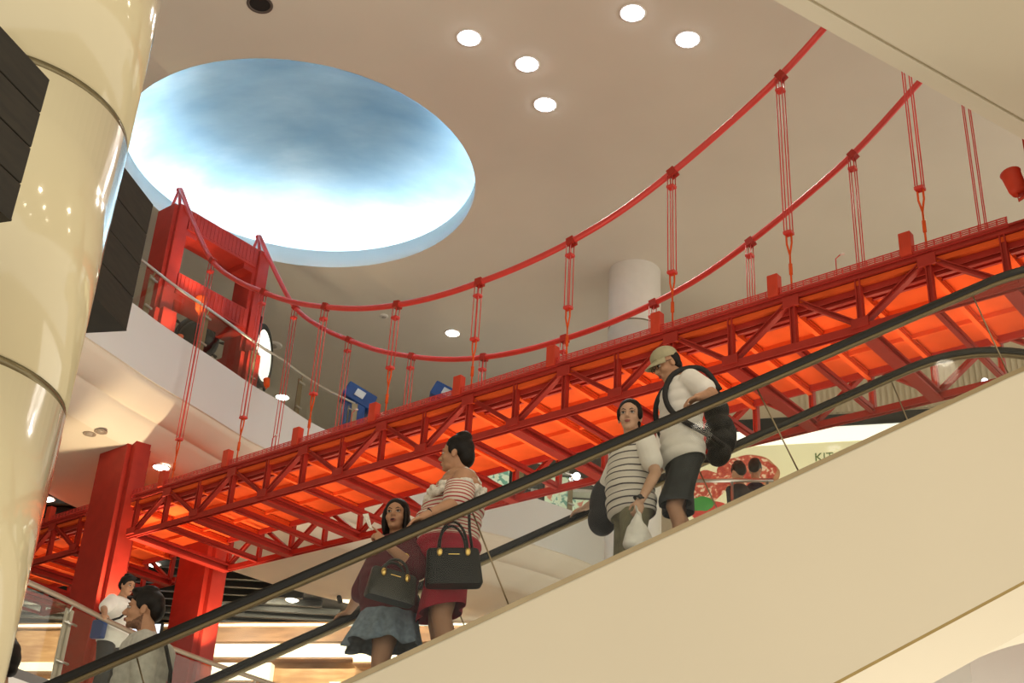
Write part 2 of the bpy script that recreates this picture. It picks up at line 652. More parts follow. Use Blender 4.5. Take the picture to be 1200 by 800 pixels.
root = tag(empty('column', (2.50, 23.55, ZF - 0.1)), 'pale round column behind the bridge meeting the ceiling', 'column')
m = MB()
m.lathe([(0.54, 4.5), (0.54, 12.88), (0.532, 12.885), (0.532, 12.91), (0.54, 12.915), (0.54, HC)], 64, (2.50, 23.55, 0))
m.build('shaft', M['bcolumn'], root)
m = MB()
m.lathe([(0.533, 12.883), (0.541, 12.886), (0.541, 12.909), (0.533, 12.912)], 64, (2.50, 23.55, 0))
m.build('groove_ring', M['ring'], root)

# ------------------------------------------------------------------ dark plank boxes on the column


def plank_box(A, Bp, zlo, zhi, depth, label, n):
    """right-hand face runs from plan point A (near) to Bp (far); the box lies to its left"""
    A, Bp = V((A[0], A[1], 0)), V((Bp[0], Bp[1], 0))
    d = (Bp - A).normalized()
    l = V((-d.y, d.x, 0))
    base = (A + Bp) / 2 + l * depth / 2 + V((0, 0, zlo))
    root = tag(empty('plank_box', base), label, 'sign')
    m = MB()
    p = [A + l * .02, Bp + l * .02, Bp + l * depth, A + l * depth]
    m.hexa([q + V((0, 0, zlo + .01)) for q in p], [q + V((0, 0, zhi - .01)) for q in p])
    m.build('core', M['black'], root)
    h = (zhi - zlo) / n
    for k in range(n):
        m = MB()
        z0, z1 = zlo + k * h + .002, zlo + (k + 1) * h - .002
        q = [A, Bp, Bp + l * .02, A + l * .02]
        m.hexa([v + V((0, 0, z0)) for v in q], [v + V((0, 0, z1)) for v in q])
        m.build('plank', M['dwood'], root, bevel=0.004)
    m = MB()
    q = [A, Bp, Bp + l * depth, A + l * depth]
    m.hexa([v + V((0, 0, zlo)) for v in q], [v + V((0, 0, zlo + .008)) for v in q])
    m.build('bottom_panel', M['dwood'], root)
    return root


plank_box((-2.43, 5.66), (-2.21, 6.645), 3.45, 4.32, 0.9, 'dark plank box showing behind the right edge of the cream column', 4)
plank_box((-1.94, 2.78), (-1.66, 3.64), 2.27, 2.86, 0.7, 'dark plank box in front of the cream column at far left', 4)

# ------------------------------------------------------------------ the red suspension bridge
TH = -0.69994
S_ = 1.59849
HB = 0.65636
WB = 2.01062
OB = V((-5.40605, 20.0, 0))
DB = V((math.cos(TH), math.sin(TH), 0))
NB = V((-math.sin(TH), math.cos(TH), 0))
ZT = 7.56378
ZB = ZT - HB


def Bp(n, off, z):
    return OB + DB * (S_ * n) + NB * off + V((0, 0, z))


bridge = tag(empty('suspension_bridge', Bp(4, WB / 2, ZB)), 'red suspension bridge with truss deck hung across the atrium', 'bridge')


def truss(off, n0, n1, sgn):
    t = MB()
    t.ibeam(Bp(n0, off, ZT), Bp(n1, off, ZT), 0.10, 0.10)
    root = t.build('truss', M['red'], bridge)
    t = MB()
    t.ibeam(Bp(n0, off, ZB), Bp(n1, off, ZB), 0.085, 0.085, up=NB)
    t.build('bottom_chord', M['red'], root)
    k = math.ceil(n0 * 2 - 1e-6)
    while k / 2 <= n1 + 1e-6:
        x = k / 2
        t = MB()
        t.ibeam(Bp(x, off, ZB + .03), Bp(x, off, ZT - .04), 0.075, 0.065, up=DB)
        t.build('post', M['red'], root)
        if k % 2 == 0:
            for s in (-.5, .5):
                if n0 - 1e-6 <= x + s <= n1 + 1e-6:
                    t = MB()
                    t.ibeam(Bp(x, off, ZT - .04), Bp(x + s, off, ZB + .04), 0.075, 0.06, up=DB)
                    t.build('diagonal', M['red'], root)
            t = MB()
            t.box((-.10, -.012, -.13), (.10, .012, .0), Matrix.Rotation(TH, 3, 'Z'), Bp(x, off - sgn * .05, ZT - .02))
            t.build('gusset', M['red'], root)
        else:
            t = MB()
            t.box((-.10, -.012, .0), (.10, .012, .11), Matrix.Rotation(TH, 3, 'Z'), Bp(x, off - sgn * .05, ZB))
            t.build('gusset', M['red'], root)
        k += 1
    for k in range(math.ceil(n0), int(n1) + 1):
        t = MB()
        t.box((-.068, -.055, 0), (.068, .055, .29), Matrix.Rotation(TH, 3, 'Z'), Bp(k - .13, off - sgn * .02, ZT + .04))
        t.build('box_post', M['redm'], root, bevel=0.008)
    return root


truss(0.0, -0.56, 9.5, 1)
truss(WB, -0.56, 9.5, -1)
truss(0.0, -4.0, -1.42, 1)
truss(WB, -4.0, -1.42, -1)

for n0, n1 in ((-4.0, 10.5),):
    t = MB()
    a, b = Bp(n0, -.02, 0), Bp(n1, -.02, 0)
    c2, d2 = Bp(n1, WB + .02, 0), Bp(n0, WB + .02, 0)
    t.hexa([p + V((0, 0, 7.44)) for p in (a, b, c2, d2)], [p + V((0, 0, 7.50)) for p in (a, b, c2, d2)])
    t.build('deck', M['redd'], bridge)
for off, h in ((0.10, .10), (0.17, .035), (0.23, .03), (0.30, .04), (0.72, .055), (1.36, .055), (1.92, .09)):
    t = MB()
    t.beam(Bp(-4, off, 7.44 - h / 2), Bp(10.5, off, 7.44 - h / 2), .035, h)
    t.build('stringer', M['red'] if off < .5 or off > 1.8 else M['redd'], bridge)  # edge stringers get the darker red, shade below the chord put into colour
for k in range(-8, 20):
    n_ = k / 2
    if -1.42 < n_ < -.56:
        continue
    t = MB()
    t.ibeam(Bp(n_, 0.05, 7.375), Bp(n_, WB - .05, 7.375), .055, .09)
    t.build('floor_beam', M['redd'], bridge)
    t = MB()
    if k % 2:
        t.ibeam(Bp(n_, 0, ZB), Bp(n_, WB, ZB), .15, .12)
    else:
        t.ibeam(Bp(n_, 0, ZB), Bp(n_, WB, ZB), .055, .05)
    t.build('cross_beam', M['red'], bridge)
for off in (.045, WB - .045):
    t = MB()
    t.beam(Bp(-4, off, 7.435), Bp(10.5, off, 7.435), .014, .13)
    t.build('shade_plate', M['red'], bridge)  # added dark plates standing for the shade under the deck edges
# railings along both deck edges
for off in (-.03, WB + .03):
    t = MB()
    a, b = -4.0, 8.55
    for z in (ZT + .075, ZT + .098, ZT + .121, ZT + .145):
        t.beam(Bp(a, off, z), Bp(b, off, z), .012, .010)
    k = a
    while k <= b + 1e-6:
        t.beam(Bp(k, off, ZT + .03), Bp(k, off, ZT + .15), .012, .014)
        k += .06
    t.beam(Bp(a, off, ZT + .045), Bp(b, off, ZT + .045), .02, .05)
    t.build('railing', M['redp'], bridge)

# small street lamps on the deck
for n_, off in ((0.74, .1), (1.42, .1), (7.32, .1), (3.62, WB - .1), (4.45, WB - .1), (2.5, .1), (5.6, WB - .1), (6.5, WB - .1)):
    t = MB()
    p = Bp(n_, off, ZT)
    t.tube([p, p + V((0, 0, .38)), p + V((0.01, 0, .41)) + DB * .03, p + V((0, 0, .42)) + DB * .07], .007, 6)
    lp = t.build('lamp_post', M['redp'], bridge)
    t = MB()
    t.ell(p + V((0, 0, .415)) + DB * .085, (.03, .02, .012), sub=2)
    t.build('lamp_head', M['trimw'], lp)

# main cables
CZ = [(-.90, 13.98), (-.48, 12.93), (0.0, 11.88), (0.5, 11.22), (1.0, 10.72), (1.5, 10.28), (2.0, 9.94), (2.5, 9.66), (3.0, 9.47), (3.5, 9.36), (4.0, 9.33), (4.5, 9.35), (5.0, 9.44), (5.5, 9.62), (6.0, 9.92), (6.5, 10.30), (7.0, 10.74), (7.5, 11.33), (8.0, 12.0), (8.5, 13.0), (8.9, 13.98)]


def cz(n_):
    for (a, za), (b, zb) in zip(CZ, CZ[1:]):
        if a <= n_ <= b:
            return za + (zb - za) * (n_ - a) / (b - a)
    return CZ[-1][1]


for off in (0.0, WB):
    pts = smooth_curve([tuple(Bp(a, off, z)) for a, z in CZ], 5)
    t = MB()
    t.tube(pts, .045, 12)
    t.build('main_cable', M['redp'], bridge)
    for k in range(0, 9):
        zc = cz(k)
        t = MB()
        for i in (-1, 1):
            for j in (-1, 1):
                p = Bp(k + i * .024, off + j * .035, 0)
                t.tube([p + V((0, 0, zc - .05)), p + V((0, 0, 8.42))], .0075, 6)
        hg = t.build('hanger', M['redp'], bridge)
        t = MB()
        for j in (-1, 1):
            q = Bp(k + .012, off, zc) + NB * (j * .02)
            t.box((-.055, -.034, -.060), (.055, .034, .048), Matrix.Rotation(TH, 3, 'Z') @ Matrix.Rotation(-math.atan((cz(min(k + .3, 8.9)) - cz(max(k - .3, -.9))) / (.6 * S_)), 3, 'Y'), q)
        t.build('cable_clamp', M['red'], hg)
        for z in (zc - .22, 8.42):
            t = MB()
            t.box((-.052, -.048, -.020), (.052, .048, .020), Matrix.Rotation(TH, 3, 'Z'), Bp(k, off, z))
            t.build('spreader', M['redp'], hg, bevel=.006)
        t = MB()
        t.tube([Bp(k - .02, off, 8.40), Bp(k - .02, off, 8.28), Bp(k, off, 8.12)], .012, 6)
        t.tube([Bp(k + .02, off, 8.40), Bp(k + .02, off, 8.28), Bp(k, off, 8.12)], .012, 6)
        t.tube([Bp(k, off, 8.12), Bp(k, off, ZT)], .012, 6)
        t.tube([Bp(k, off, 8.0), Bp(k, off, 7.86)], .022, 8)
        t.build('turnbuckle', M['redd'], hg)  # orange copy of the paint stands for light on these fittings


def tower(nc):
    R = Matrix.Rotation(TH, 3, 'Z')
    t = MB()
    # portal beams between the legs
    tops = [(13.08, 13.50), (11.70, 12.12)]
    roots = []
    z0, z1 = tops[0]
    t.box((-.30, .16, z0), (.30, WB - .16, z1), R, Bp(nc, 0, 0))
    root = t.build('tower', M['red'], bridge)
    for z0, z1 in tops[1:]:
        t = MB()
        t.box((-.30, .16, z0), (.30, WB - .16, z1), R, Bp(nc, 0, 0))
        t.build('portal_beam', M['red'], root)
    for z0, z1 in tops:
        for sx in (-1, 1):
            t = MB()
            for i in range(18):
                y = .24 + i * (WB - .48) / 17
                t.box((sx * .30 - .012, y - .022, z0 + .05), (sx * .30 + .012, y + .022, z1 - .03), R, Bp(nc, 0, 0))
            t.build('fluting', M['red'], root)
        t = MB()
        t.box((-.26, .16, z0 - .12), (.26, .42, z0), R, Bp(nc, 0, 0))
        t.build('bracket', M['red'], root)
        t = MB()
        t.box((-.26, WB - .42, z0 - .12), (.26, WB - .16, z0), R, Bp(nc, 0, 0))
        t.build('bracket', M['red'], root)
    for off in (0, WB):
        t = MB()
        def leg(z0, z1, a, b):
            t.box((-a, -b * .62, z0), (a, b * .62, z1), R, Bp(nc, off, 0))
            t.box((-a * .78, -b, z0), (a * .78, b, z1 - .012), R, Bp(nc, off, 0))
        leg(3.0, 11.2, .50, .24)
        leg(11.2, 13.50, .33, .19)
        t.build('leg', M['red'], root, bevel=.006)
        t = MB()
        t.tube([Bp(nc - .12, off, 13.48), Bp(nc, off, 14.0)], [.035, .028], 8)
        t.tube([Bp(nc + .10, off, 13.48), Bp(nc, off, 14.0)], [.035, .028], 8)
        t.ell(Bp(nc, off, 13.99), (.06, .05, .05), sub=2)
        t.build('saddle', M['redp'], root)
    return root


tower(-.93)
tower(9.05)

# flood lamps: red cans on the bridge that light its underside, and on the towers
def can(loc, aim, label, power, col, ang=110, group=None, size=1.0, mtl='redd', lamp=True, arm=None):
    loc, aim = V(loc), V(aim)
    d = (aim - loc).normalized()
    R = d.to_track_quat('Z', 'Y').to_matrix()
    root = tag(empty('spotlight', loc), label, 'spotlight', group)
    t = MB()
    s = size
    t.lathe([(.001, -.10 * s), (.045 * s, -.10 * s), (.055 * s, -.07 * s), (.06 * s, .05 * s), (.065 * s, .06 * s), (.055 * s, .06 * s), (.05 * s, .03 * s), (.001, .03 * s)], 20, loc, R)
    t.build('housing', M[mtl], root)
    t = MB()
    t.tube([loc - d * .05 * s, loc - d * .05 * s + V((0, 0, -.10 * s))] + ([arm] if arm else []), .012 * s, 8)
    t.build('bracket', M[mtl], root)
    t = MB()
    t.lathe([(.001, .035 * s), (.05 * s, .034 * s)], 20, loc, R)
    t.build('lens', M['lensw'], root)
    if lamp:
        spot('spotlight_beam', loc + d * .07 * s, aim, power, col, ang)
    return root


for k in range(-7, 18):
    n_ = k / 2
    if -1.45 < n_ < -.55:
        continue
    base = Bp(n_, WB / 2, ZB + (.061 if k % 2 else .026))
    RT = Matrix.Rotation(TH, 3, 'Z')
    root = tag(empty('strip_light', base), 'slim upward strip light lying across the bottom of the bridge truss', 'light', 'strip lights inside the bridge truss')
    t = MB()
    t.box((-.025, -WB / 2 + .06, 0), (.025, WB / 2 - .06, .012), RT, base)
    t.box((-.025, -WB / 2 + .06, .012), (-.021, WB / 2 - .06, .045), RT, base)
    t.box((.021, -WB / 2 + .06, .012), (.025, WB / 2 - .06, .045), RT, base)
    t.box((-.021, -WB / 2 + .06, .012), (.021, -WB / 2 + .064, .045), RT, base)
    t.box((-.021, WB / 2 - .064, .012), (.021, WB / 2 - .06, .045), RT, base)
    t.build('tray', M['red'], root)
    t = MB()
    t.box((-.018, -WB / 2 + .10, .014), (.018, WB / 2 - .10, .020), RT, base)
    t.build('lens', mat('strip_lens', (1, .8, .6), .5, emit=(1, .72, .45), estr=1.5) if 'strip_lens' not in bpy.data.materials else bpy.data.materials['strip_lens'], root)
    a_ = area('strip_beam', base + V((0, 0, .05)), base + V((0, 0, 5)), WB - .3, 3.9, (1.0, .72, .46), .12)
    a_.rotation_euler = (PI, 0, TH + PI / 2)
can(Bp(-.42, -.10, 5.05), Bp(-.62, .0, 7.5), 'red spotlight on the near tower leg above the man in white', 520, (1.0, .80, .5), 58, None, 1.5)
can(Bp(-.35, WB - .3, 5.05), Bp(-.55, WB - .1, 7.2), 'red spotlight on the far tower leg below the deck', 260, (1.0, .75, .45), 80, None, 1.5)
can(Bp(-.45, .42, 11.45), Bp(-.7, .45, 13.4), 'red spotlight on the tower under its upper portal beam', 60, (1.0, .8, .55), 90, None, 1.7)
can(Bp(-.22, -.12, ZF + .06), Bp(-.55, .02, 12.0), 'added floor uplight, unseen behind the balcony edge, brightening the near tower leg', 120, (1.0, .78, .5), 90, None, 1.0)  # this and the next are added unseen lamps to brighten the tower legs
can(Bp(-.22, WB - .12, ZF + .06), Bp(-.55, WB, 12.0), 'added floor uplight, unseen behind the balcony edge, brightening the far tower leg', 120, (1.0, .78, .5), 90, None, 1.0)
can(Bp(8.63, -.05, 8.10), Bp(8.52, -.05, 8.9), 'red spotlight on the right hand tower leg at picture edge', 20, (1.0, .8, .6), 90, None, 1.7, 'redm', True, Bp(8.80, 0, 7.98))

# ------------------------------------------------------------------ escalator
EA = 1.44641
EE = V((math.sin(EA), math.cos(EA), 0))
PN = V((-math.cos(EA), math.sin(EA), 0))
P0 = V((1.35475, 8.09135, 3.09856))
TAN = math.tan(PI / 6)
S1, S2 = 2.25, 3.35


def zdev(s, a=S1, b=S2):
    if s <= a:
        return s * TAN
    L = b - a
    u = min(s - a, L)
    return TAN * (a + u - u * u / (2 * L))


def EP(s, off, h, a=S1, b=S2):
    return P0 + EE * s + PN * off + V((0, 0, h + zdev(s, a, b)))


WE = 1.60
SLO, SHI = -8.2, 6.0
ss = [SLO, -6, -4, -2, 0, 1, 2, S1] + [S1 + (S2 - S1) * k / 10 for k in range(1, 11)] + [4.5, SHI]
esc = tag(empty('escalator', EP(-8.0, WE / 2, -.2)), 'escalator with black handrails, glass sides and cream cladding descending leftwards', 'escalator')
m = MB()
loft(m, [[EP(s, 0, -.012) for s in ss], [EP(s, 0, -1.50) for s in ss]])
cp = m.build('cladding', M['clad'], esc)
m = MB()
loft(m, [[EP(s, .0, -1.522) for s in ss], [EP(s, .36, -1.83) for s in ss], [EP(s, WE - .36, -1.83) for s in ss], [EP(s, WE, -1.535) for s in ss], [EP(s, WE, -.012) for s in ss]])
m.build('underside', M['clad'], esc)
m = MB()
loft(m, [[EP(s, .006, -1.50) for s in ss], [EP(s, .010, -1.522) for s in ss]])
m.build('seam', M['clad_seam'], esc)
for off in (0.0, WE):
    s0 = 1 if off == 0 else -1
    m = MB()
    loft(m, [[EP(s, off - s0 * .006, -.03) for s in ss], [EP(s, off - s0 * .006, .008) for s in ss], [EP(s, off + s0 * .14, .012) for s in ss], [EP(s, off + s0 * .24, -.04) for s in ss], [EP(s, off + s0 * .26, -.24) for s in ss]])
    m.build('deck_strip', M['gold'], esc)
    # handrail with its metal guide
    hs = [s for s in ss]
    m = MB()
    m.tube([EP(s, off + s0 * .05, .822, S1 - .05, S2 - .05) for s in hs], .001, 4)
    m.bm.clear()
    rows = []
    sec = [(-.040, .782), (-.044, .800), (-.042, .822), (-.030, .842), (0, .850), (.030, .842), (.042, .822), (.044, .800), (.040, .782), (.0, .780), (-.040, .782)]
    for dx, h in sec:
        rows.append([EP(s, off + s0 * .05 + dx, h, S1 - .05, S2 - .05) for s in hs])
    loft(m, rows)
    m.build('handrail', M['black_rub'], esc)
    m = MB()
    sec = [(-.024, .790), (-.024, .764), (-.012, .757), (.012, .757), (.024, .764), (.024, .790)]
    loft(m, [[EP(s, off + s0 * .05 + dx, h, S1 - .05, S2 - .05) for s in hs] for dx, h in sec])
    m.build('handrail_guide', M['guide'], esc)
    # glass panels, cut square to the slope
    js = [-8.0, -6.9, -5.1, -3.2, -1.28, .66, 2.30, 4.2, 5.8]
    for a, b in zip(js, js[1:]):
        def col(s):
            k = .27 if s < 2 else (.2 if s < 3 else 0.0)
            return [EP(s - k * f, off + s0 * .05, .75 * f + .004, S1 - .05 * f, S2 - .05 * f) for f in (0, 1)]
        m = MB()
        N_ = 8
        lo, hi = [], []
        for i in range(N_ + 1):
            s = a + .004 + (b - a - .008) * i / N_
            ka = .27 if a < 2 else (.2 if a < 3 else 0)
            kb = .27 if b < 2 else (.2 if b < 3 else 0)
            k = ka + (kb - ka) * i / N_
            lo.append((s, 0.0)); hi.append((s - k, .752))
        t_ = .006
        rows = [[EP(s, off + s0 * .05 - t_, h) for s, h in lo], [EP(s, off + s0 * .05 - t_, h) for s, h in hi],
                [EP(s, off + s0 * .05 + t_, h) for s, h in hi], [EP(s, off + s0 * .05 + t_, h) for s, h in lo]]
        loft(m, rows)
        m.build('glass_panel', M['glass'], esc)
    for s in js[1:-1]:
        k = .27 if s < 2 else (.2 if s < 3 else 0)
        m = MB()
        m.tube([EP(s, off + s0 * .05, 0.0), EP(s - k, off + s0 * .05, .75)], .0055, 6)
        m.build('glass_joint', M['gold'], esc)
for k in range(-24, 7):
    s = k * .3464
    z = P0.z - .2 + k * .2
    m = MB()
    a = P0 + EE * s + PN * .27
    b = P0 + EE * (s + .3464) + PN * .27
    c3, d3 = b + PN * (WE - .54), a + PN * (WE - .54)
    m.hexa([V((p.x, p.y, z - .2)) for p in (a, b, c3, d3)], [V((p.x, p.y, z)) for p in (a, b, c3, d3)])
    m.build('step', M['step'], esc)


def tread(s):
    return P0.z - .2 + math.floor(s / .3464) * .2


# ------------------------------------------------------------------ balcony railing of the upper floor
arc = [0.0]
for a, b in zip(ec, ec[1:]):
    arc.append(arc[-1] + (b - a).length)


def ec_at(t, d=0.06):
    for i in range(len(ec) - 1):
        if arc[i] <= t <= arc[i + 1]:
            f = (t - arc[i]) / (arc[i + 1] - arc[i])
            p = ec[i].lerp(ec[i + 1], f)
            tg = (ec[i + 1] - ec[i]).normalized()
            return p + V((-tg.y, tg.x, 0)) * d, tg
    return ec[-1].copy(), V((1, 0, 0))


# arc length where a post stands at plan (-5.42, 20.45)
tp = min(range(2000), key=lambda k: (ec_at(arc[-1] * k / 2000)[0] - V((-5.52, 20.55, 0))).length) * arc[-1] / 2000
RZ = ZF + .87
rail = tag(empty('glass_railing', ec_at(tp)[0] + V((0, 0, ZF))), 'curved glass railing with thin steel handrail along the upper balcony', 'railing')
m = MB()
ts = [arc[-1] * k / 90 for k in range(91)]
m.tube([ec_at(t)[0] + V((0, 0, RZ)) for t in ts], .028, 10)
m.build('handrail', M['steel'], rail)
pk = [tp + 1.42 * k for k in range(-5, 8) if 0 < tp + 1.42 * k < arc[-1]]
for t in pk:
    p, tg = ec_at(t)
    nn = V((-tg.y, tg.x, 0))
    m = MB()
    for s in (-.035, .035):
        m.beam(p + tg * s + nn * .04 + V((0, 0, ZF - .02)), p + tg * s + nn * .04 + V((0, 0, RZ - .09)), .018, .07, up=tg)
    m.beam(p + nn * .04 + V((0, 0, RZ - .13)), p + V((0, 0, RZ)), .02, .02, up=tg)
    po = m.build('post', M['gold'], rail)
    for z in (.18, .70):
        m = MB()
        m.beam(p - tg * .09 + V((0, 0, ZF + z)), p + tg * .09 + V((0, 0, ZF + z)), .03, .03)
        m.build('glass_clip', M['steel'], po)
for t0, t1 in zip([pk[0] - 1.3] + pk, pk + [arc[-1] - .1]):
    m = MB()
    k = [t0 + .02 + (t1 - t0 - .04) * i / 6 for i in range(7)]
    A = [ec_at(t, .055)[0] for t in k]
    B = [ec_at(t, .067)[0] for t in k]
    loft(m, [atz(A, ZF + .01), atz(A, RZ - .06), atz(B, RZ - .06), atz(B, ZF + .01), atz(A, ZF + .01)])
    m.build('glass_panel', M['glassr'], rail)

# railing of the lower floor
la = [0.0]
for a, b in zip(elow, elow[1:]):
    la.append(la[-1] + (b - a).length)


def el_at(t, d=0.05):
    for i in range(len(elow) - 1):
        if la[i] <= t <= la[i + 1]:
            f = (t - la[i]) / (la[i + 1] - la[i])
            tg = (elow[i + 1] - elow[i]).normalized()
            return elow[i].lerp(elow[i + 1], f) + V((-tg.y, tg.x, 0)) * d, tg
    return elow[-1].copy(), V((1, 0, 0))


tl = min(range(2000), key=lambda k: (el_at(la[-1] * k / 2000)[0] - V((-4.72, 14.35, 0))).length) * la[-1] / 2000
LZ = 4.0
rail2 = tag(empty('glass_railing', el_at(tl)[0] + V((0, 0, 3.1))), 'glass railing with round bronze handrail in front of the red tower legs', 'railing')
m = MB()
m.tube([el_at(la[-1] * k / 60)[0] + V((0, 0, LZ)) for k in range(61)], .03, 10)
m.build('handrail', mat('dull_bronze_rail', (0.34, 0.27, 0.20), .4, metal=.6), rail2)
pk = [tl + 1.75 * k for k in range(-2, 5) if 0 < tl + 1.75 * k < la[-1]]
for t in pk:
    p, tg = el_at(t)
    nn = V((-tg.y, tg.x, 0))
    m = MB()
    m.beam(p + nn * .05 + V((0, 0, 3.08)), p + nn * .05 + V((0, 0, LZ - .06)), .02, .09, up=tg)
    m.beam(p + nn * .05 + tg * .05 + V((0, 0, 3.08)), p + nn * .05 + tg * .05 + V((0, 0, LZ - .06)), .02, .09, up=tg)
    m.tube([p + nn * .05 + V((0, 0, LZ - .12)), p + V((0, 0, LZ - .02))], .012, 6)
    po = m.build('post', M['steel'], rail2)
    for z in (.25, .68):
        m = MB()
        m.tube([p - tg * .11 + V((0, 0, 3.1 + z)), p + tg * .13 + V((0, 0, 3.1 + z))], .014, 6)
        m.build('glass_clip', M['steel'], po)
for t0, t1 in zip(pk, pk[1:]):
    m = MB()
    k = [t0 + .03 + (t1 - t0 - .06) * i / 5 for i in range(6)]
    A = [el_at(t, .02)[0] for t in k]
    B = [el_at(t, .032)[0] for t in k]
    loft(m, [atz(A, 3.11), atz(A, LZ - .06), atz(B, LZ - .06), atz(B, 3.11), atz(A, 3.11)])
    m.build('glass_panel', M['glassl'], rail2)

# ------------------------------------------------------------------ lamps in the ceilings


def downlight(x, y, z, r, label, group, lens='lens', power=0, col=(1, .95, .9), ang=130, dome=0.35):
    root = tag(empty('downlight', (x, y, z)), label, 'ceiling light', group)
    m = MB()
    m.lathe([(r * 1.0, -.001), (r * 1.16, -.001), (r * 1.17, -.012), (r * 1.0, -.016), (r * .98, -.004)], 32, (x, y, z))
    m.build('trim_ring', M['trimw'], root)
    m = MB()
    m.lathe([(r * 1.0, -.006), (r * .8, -.010 - r * dome * .35), (r * .45, -.012 - r * dome * .8), (.001, -.012 - r * dome)], 32, (x, y, z))
    m.build('lens', M[lens], root)
    if power:
        spot('downlight_beam', (x, y, z - .1 - r * dome), (x, y, z - 5), power, col, ang, .15)
    return root


for (x, y), lb in zip([(-.98, 16.5), (-.01, 17.07), (.34, 18.11), (1.60, 15.70), (2.55, 16.24)],
                      ['bright ceiling downlight nearest the blue dome', 'bright ceiling downlight second from the dome, between two others', 'bright ceiling downlight lowest of the five in the picture',
                       'bright ceiling downlight touching the top of the picture', 'bright ceiling downlight farthest right of the five']):
    downlight(x, y, HC, .185, lb, 'bright ceiling downlights', 'lens', 150, (1, .93, .86))
downlight(-1.39, 26.71, HC, .16, 'bright downlight in the far ceiling just above the upper cable dip', 'far downlights', 'lensw', 160, (1, .93, .78))
downlight(-5.86, 30.75, HC, .17, 'bright downlight in the far ceiling behind the balcony railing', 'far downlights', 'lensw', 160, (1, .93, .78))
for x, y, lb in [(-6.03, 21.47, 'bright downlight in the soffit beside the top of the near tower leg'), (-8.60, 23.4, 'bright downlight in the dark ceiling edge beside the cream column')]:
    downlight(x, y, 8.5, .14, lb, 'soffit downlights', 'lensw', 30, (1, .82, .55))
for x, y, z, lb in [(-4.25, 24.1, 8.5, 'bright soffit downlight seen through the far truss'), (-4.70, 29.35, 8.56, 'bright downlight in the black lower ceiling below the truss'), (-7.43, 27.25, 8.56, 'bright downlight in the black lower ceiling between the tower legs')]:
    downlight(x, y, z, .15, lb, 'soffit downlights', 'lensw', 30, (1, .82, .55))

root = tag(empty('recessed_fixture', (-4.32, 15.99, HC)), 'dark unlit round recess in the ceiling above the dome', 'ceiling fixture')
m = MB()
m.lathe([(.17, -.002), (.21, -.002), (.21, -.016), (.17, -.016), (.165, .0)], 32, (-4.32, 15.99, HC))
m.build('trim_ring', mat('dark_trim', (.10, .08, .07), .6), root)
m = MB()
m.lathe([(.17, -.004), (.001, -.005)], 32, (-4.32, 15.99, HC))
m.build('opening', M['dark'], root)
for (x, y), lb in zip([(-6.95, 20.16), (-6.73, 20.03)], ['small grey unlit round fitting in the balcony soffit nearer the cream column', 'small grey unlit round fitting in the balcony soffit nearer the bridge']):
    root = tag(empty('soffit_fitting', (x, y, 8.5)), lb, 'ceiling fixture')
    m = MB()
    m.lathe([(.09, -.001), (.11, -.001), (.11, -.012), (.085, -.014), (.07, -.006), (.001, -.006)], 24, (x, y, 8.5))
    m.build('trim_ring', mat('grey_trim', (.30, .24, .19), .5), root)
    m = MB()
    m.lathe([(.06, -.007), (.05, -.02), (.001, -.022)], 24, (x, y, 8.5))
    m.build('lens', mat('grey_lens', (.35, .30, .25), .3), root)
for x, y, r, lb in [(-5.71, 27.83, .22, 'round white ceiling speaker right of the lit disc sign'), (-2.94, 26.07, .10, 'small ceiling smoke detector above the cables')]:
    root = tag(empty('ceiling_speaker' if r > .15 else 'smoke_detector', (x, y, HC)), lb, 'ceiling fixture')
    m = MB()
    m.lathe([(r, -.001), (r, -.02), (r * .85, -.035), (r * .3, -.03), (.001, -.03)], 28, (x, y, HC))
    m.build('cover', M['bcolumn'], root)
    m = MB()
    m.lathe([(r * .5, -.034), (r * .45, -.05), (.001, -.05)], 28, (x, y, HC))
    m.build('grille', mat('grey_grille', (.35, .33, .30), .6), root)

# ------------------------------------------------------------------ things on the upper floor


def wheel_sign(c, nrm, R0, lit, label):
    c, nrm = V(c), V(nrm).normalized()
    R = nrm.to_track_quat('Z', 'Y').to_matrix()
    root = tag(empty('ship_wheel_sign', c - V((0, 0, R0 * 1.3))), label, 'sign')
    m = MB()
    m.lathe([(R0 * .82, -.10), (R0, -.10), (R0 * 1.02, 0), (R0, .10), (R0 * .82, .10), (R0 * .82, -.10)], 48, c, R)
    m.build('rim', M['black'], root)
    m = MB()
    m.lathe([(R0 * .83, -.115), (R0 * .97, -.115), (R0 * .97, -.10)], 48, c, R)
    m.build('brass_band', M['gold'], root)
    for k in range(10):
        a = 2 * PI * k / 10
        d = R @ V((math.cos(a), math.sin(a), 0))
        m = MB()
        m.tube([c + d * R0 * .98, c + d * R0 * 1.08, c + d * R0 * 1.2, c + d * R0 * 1.26], [.018, .024, .034, .02], 8)
        m.build('handle', M['black'], root)
    m = MB()
    if lit:
        m.lathe([(R0 * .82, .09), (R0 * .6, .12), (.001, .14)], 48, c, R)
        m.build('face', mat('lit_white_face', (.9, .9, .82), .4, emit=(1, 1, .86), estr=1.1), root)
    else:
        m.lathe([(R0 * .82, .02), (R0 * .7, .22), (R0 * .45, .36), (R0 * .2, .42), (.001, .43)], 48, c, R)
        m.build('face', mat('black_gloss', (.008, .008, .008), .35, spec=.12), root)
    m = MB()
    m.tube([c - V((0, 0, R0 * .98)), c - V((0, 0, c.z - ZF + .1))], .05, 10)
    m.build('stand', M['black'], root)
    return root


wheel_sign((-6.28, 23.13, 11.92), (.25, -1, -.1), .44, False, 'black ship wheel with glossy domed face between the tower legs')
wheel_sign((-5.06, 23.47, 11.80), (1, -.12, 0), .64, True, 'lit white disc in black spiked rim right of the far tower leg')


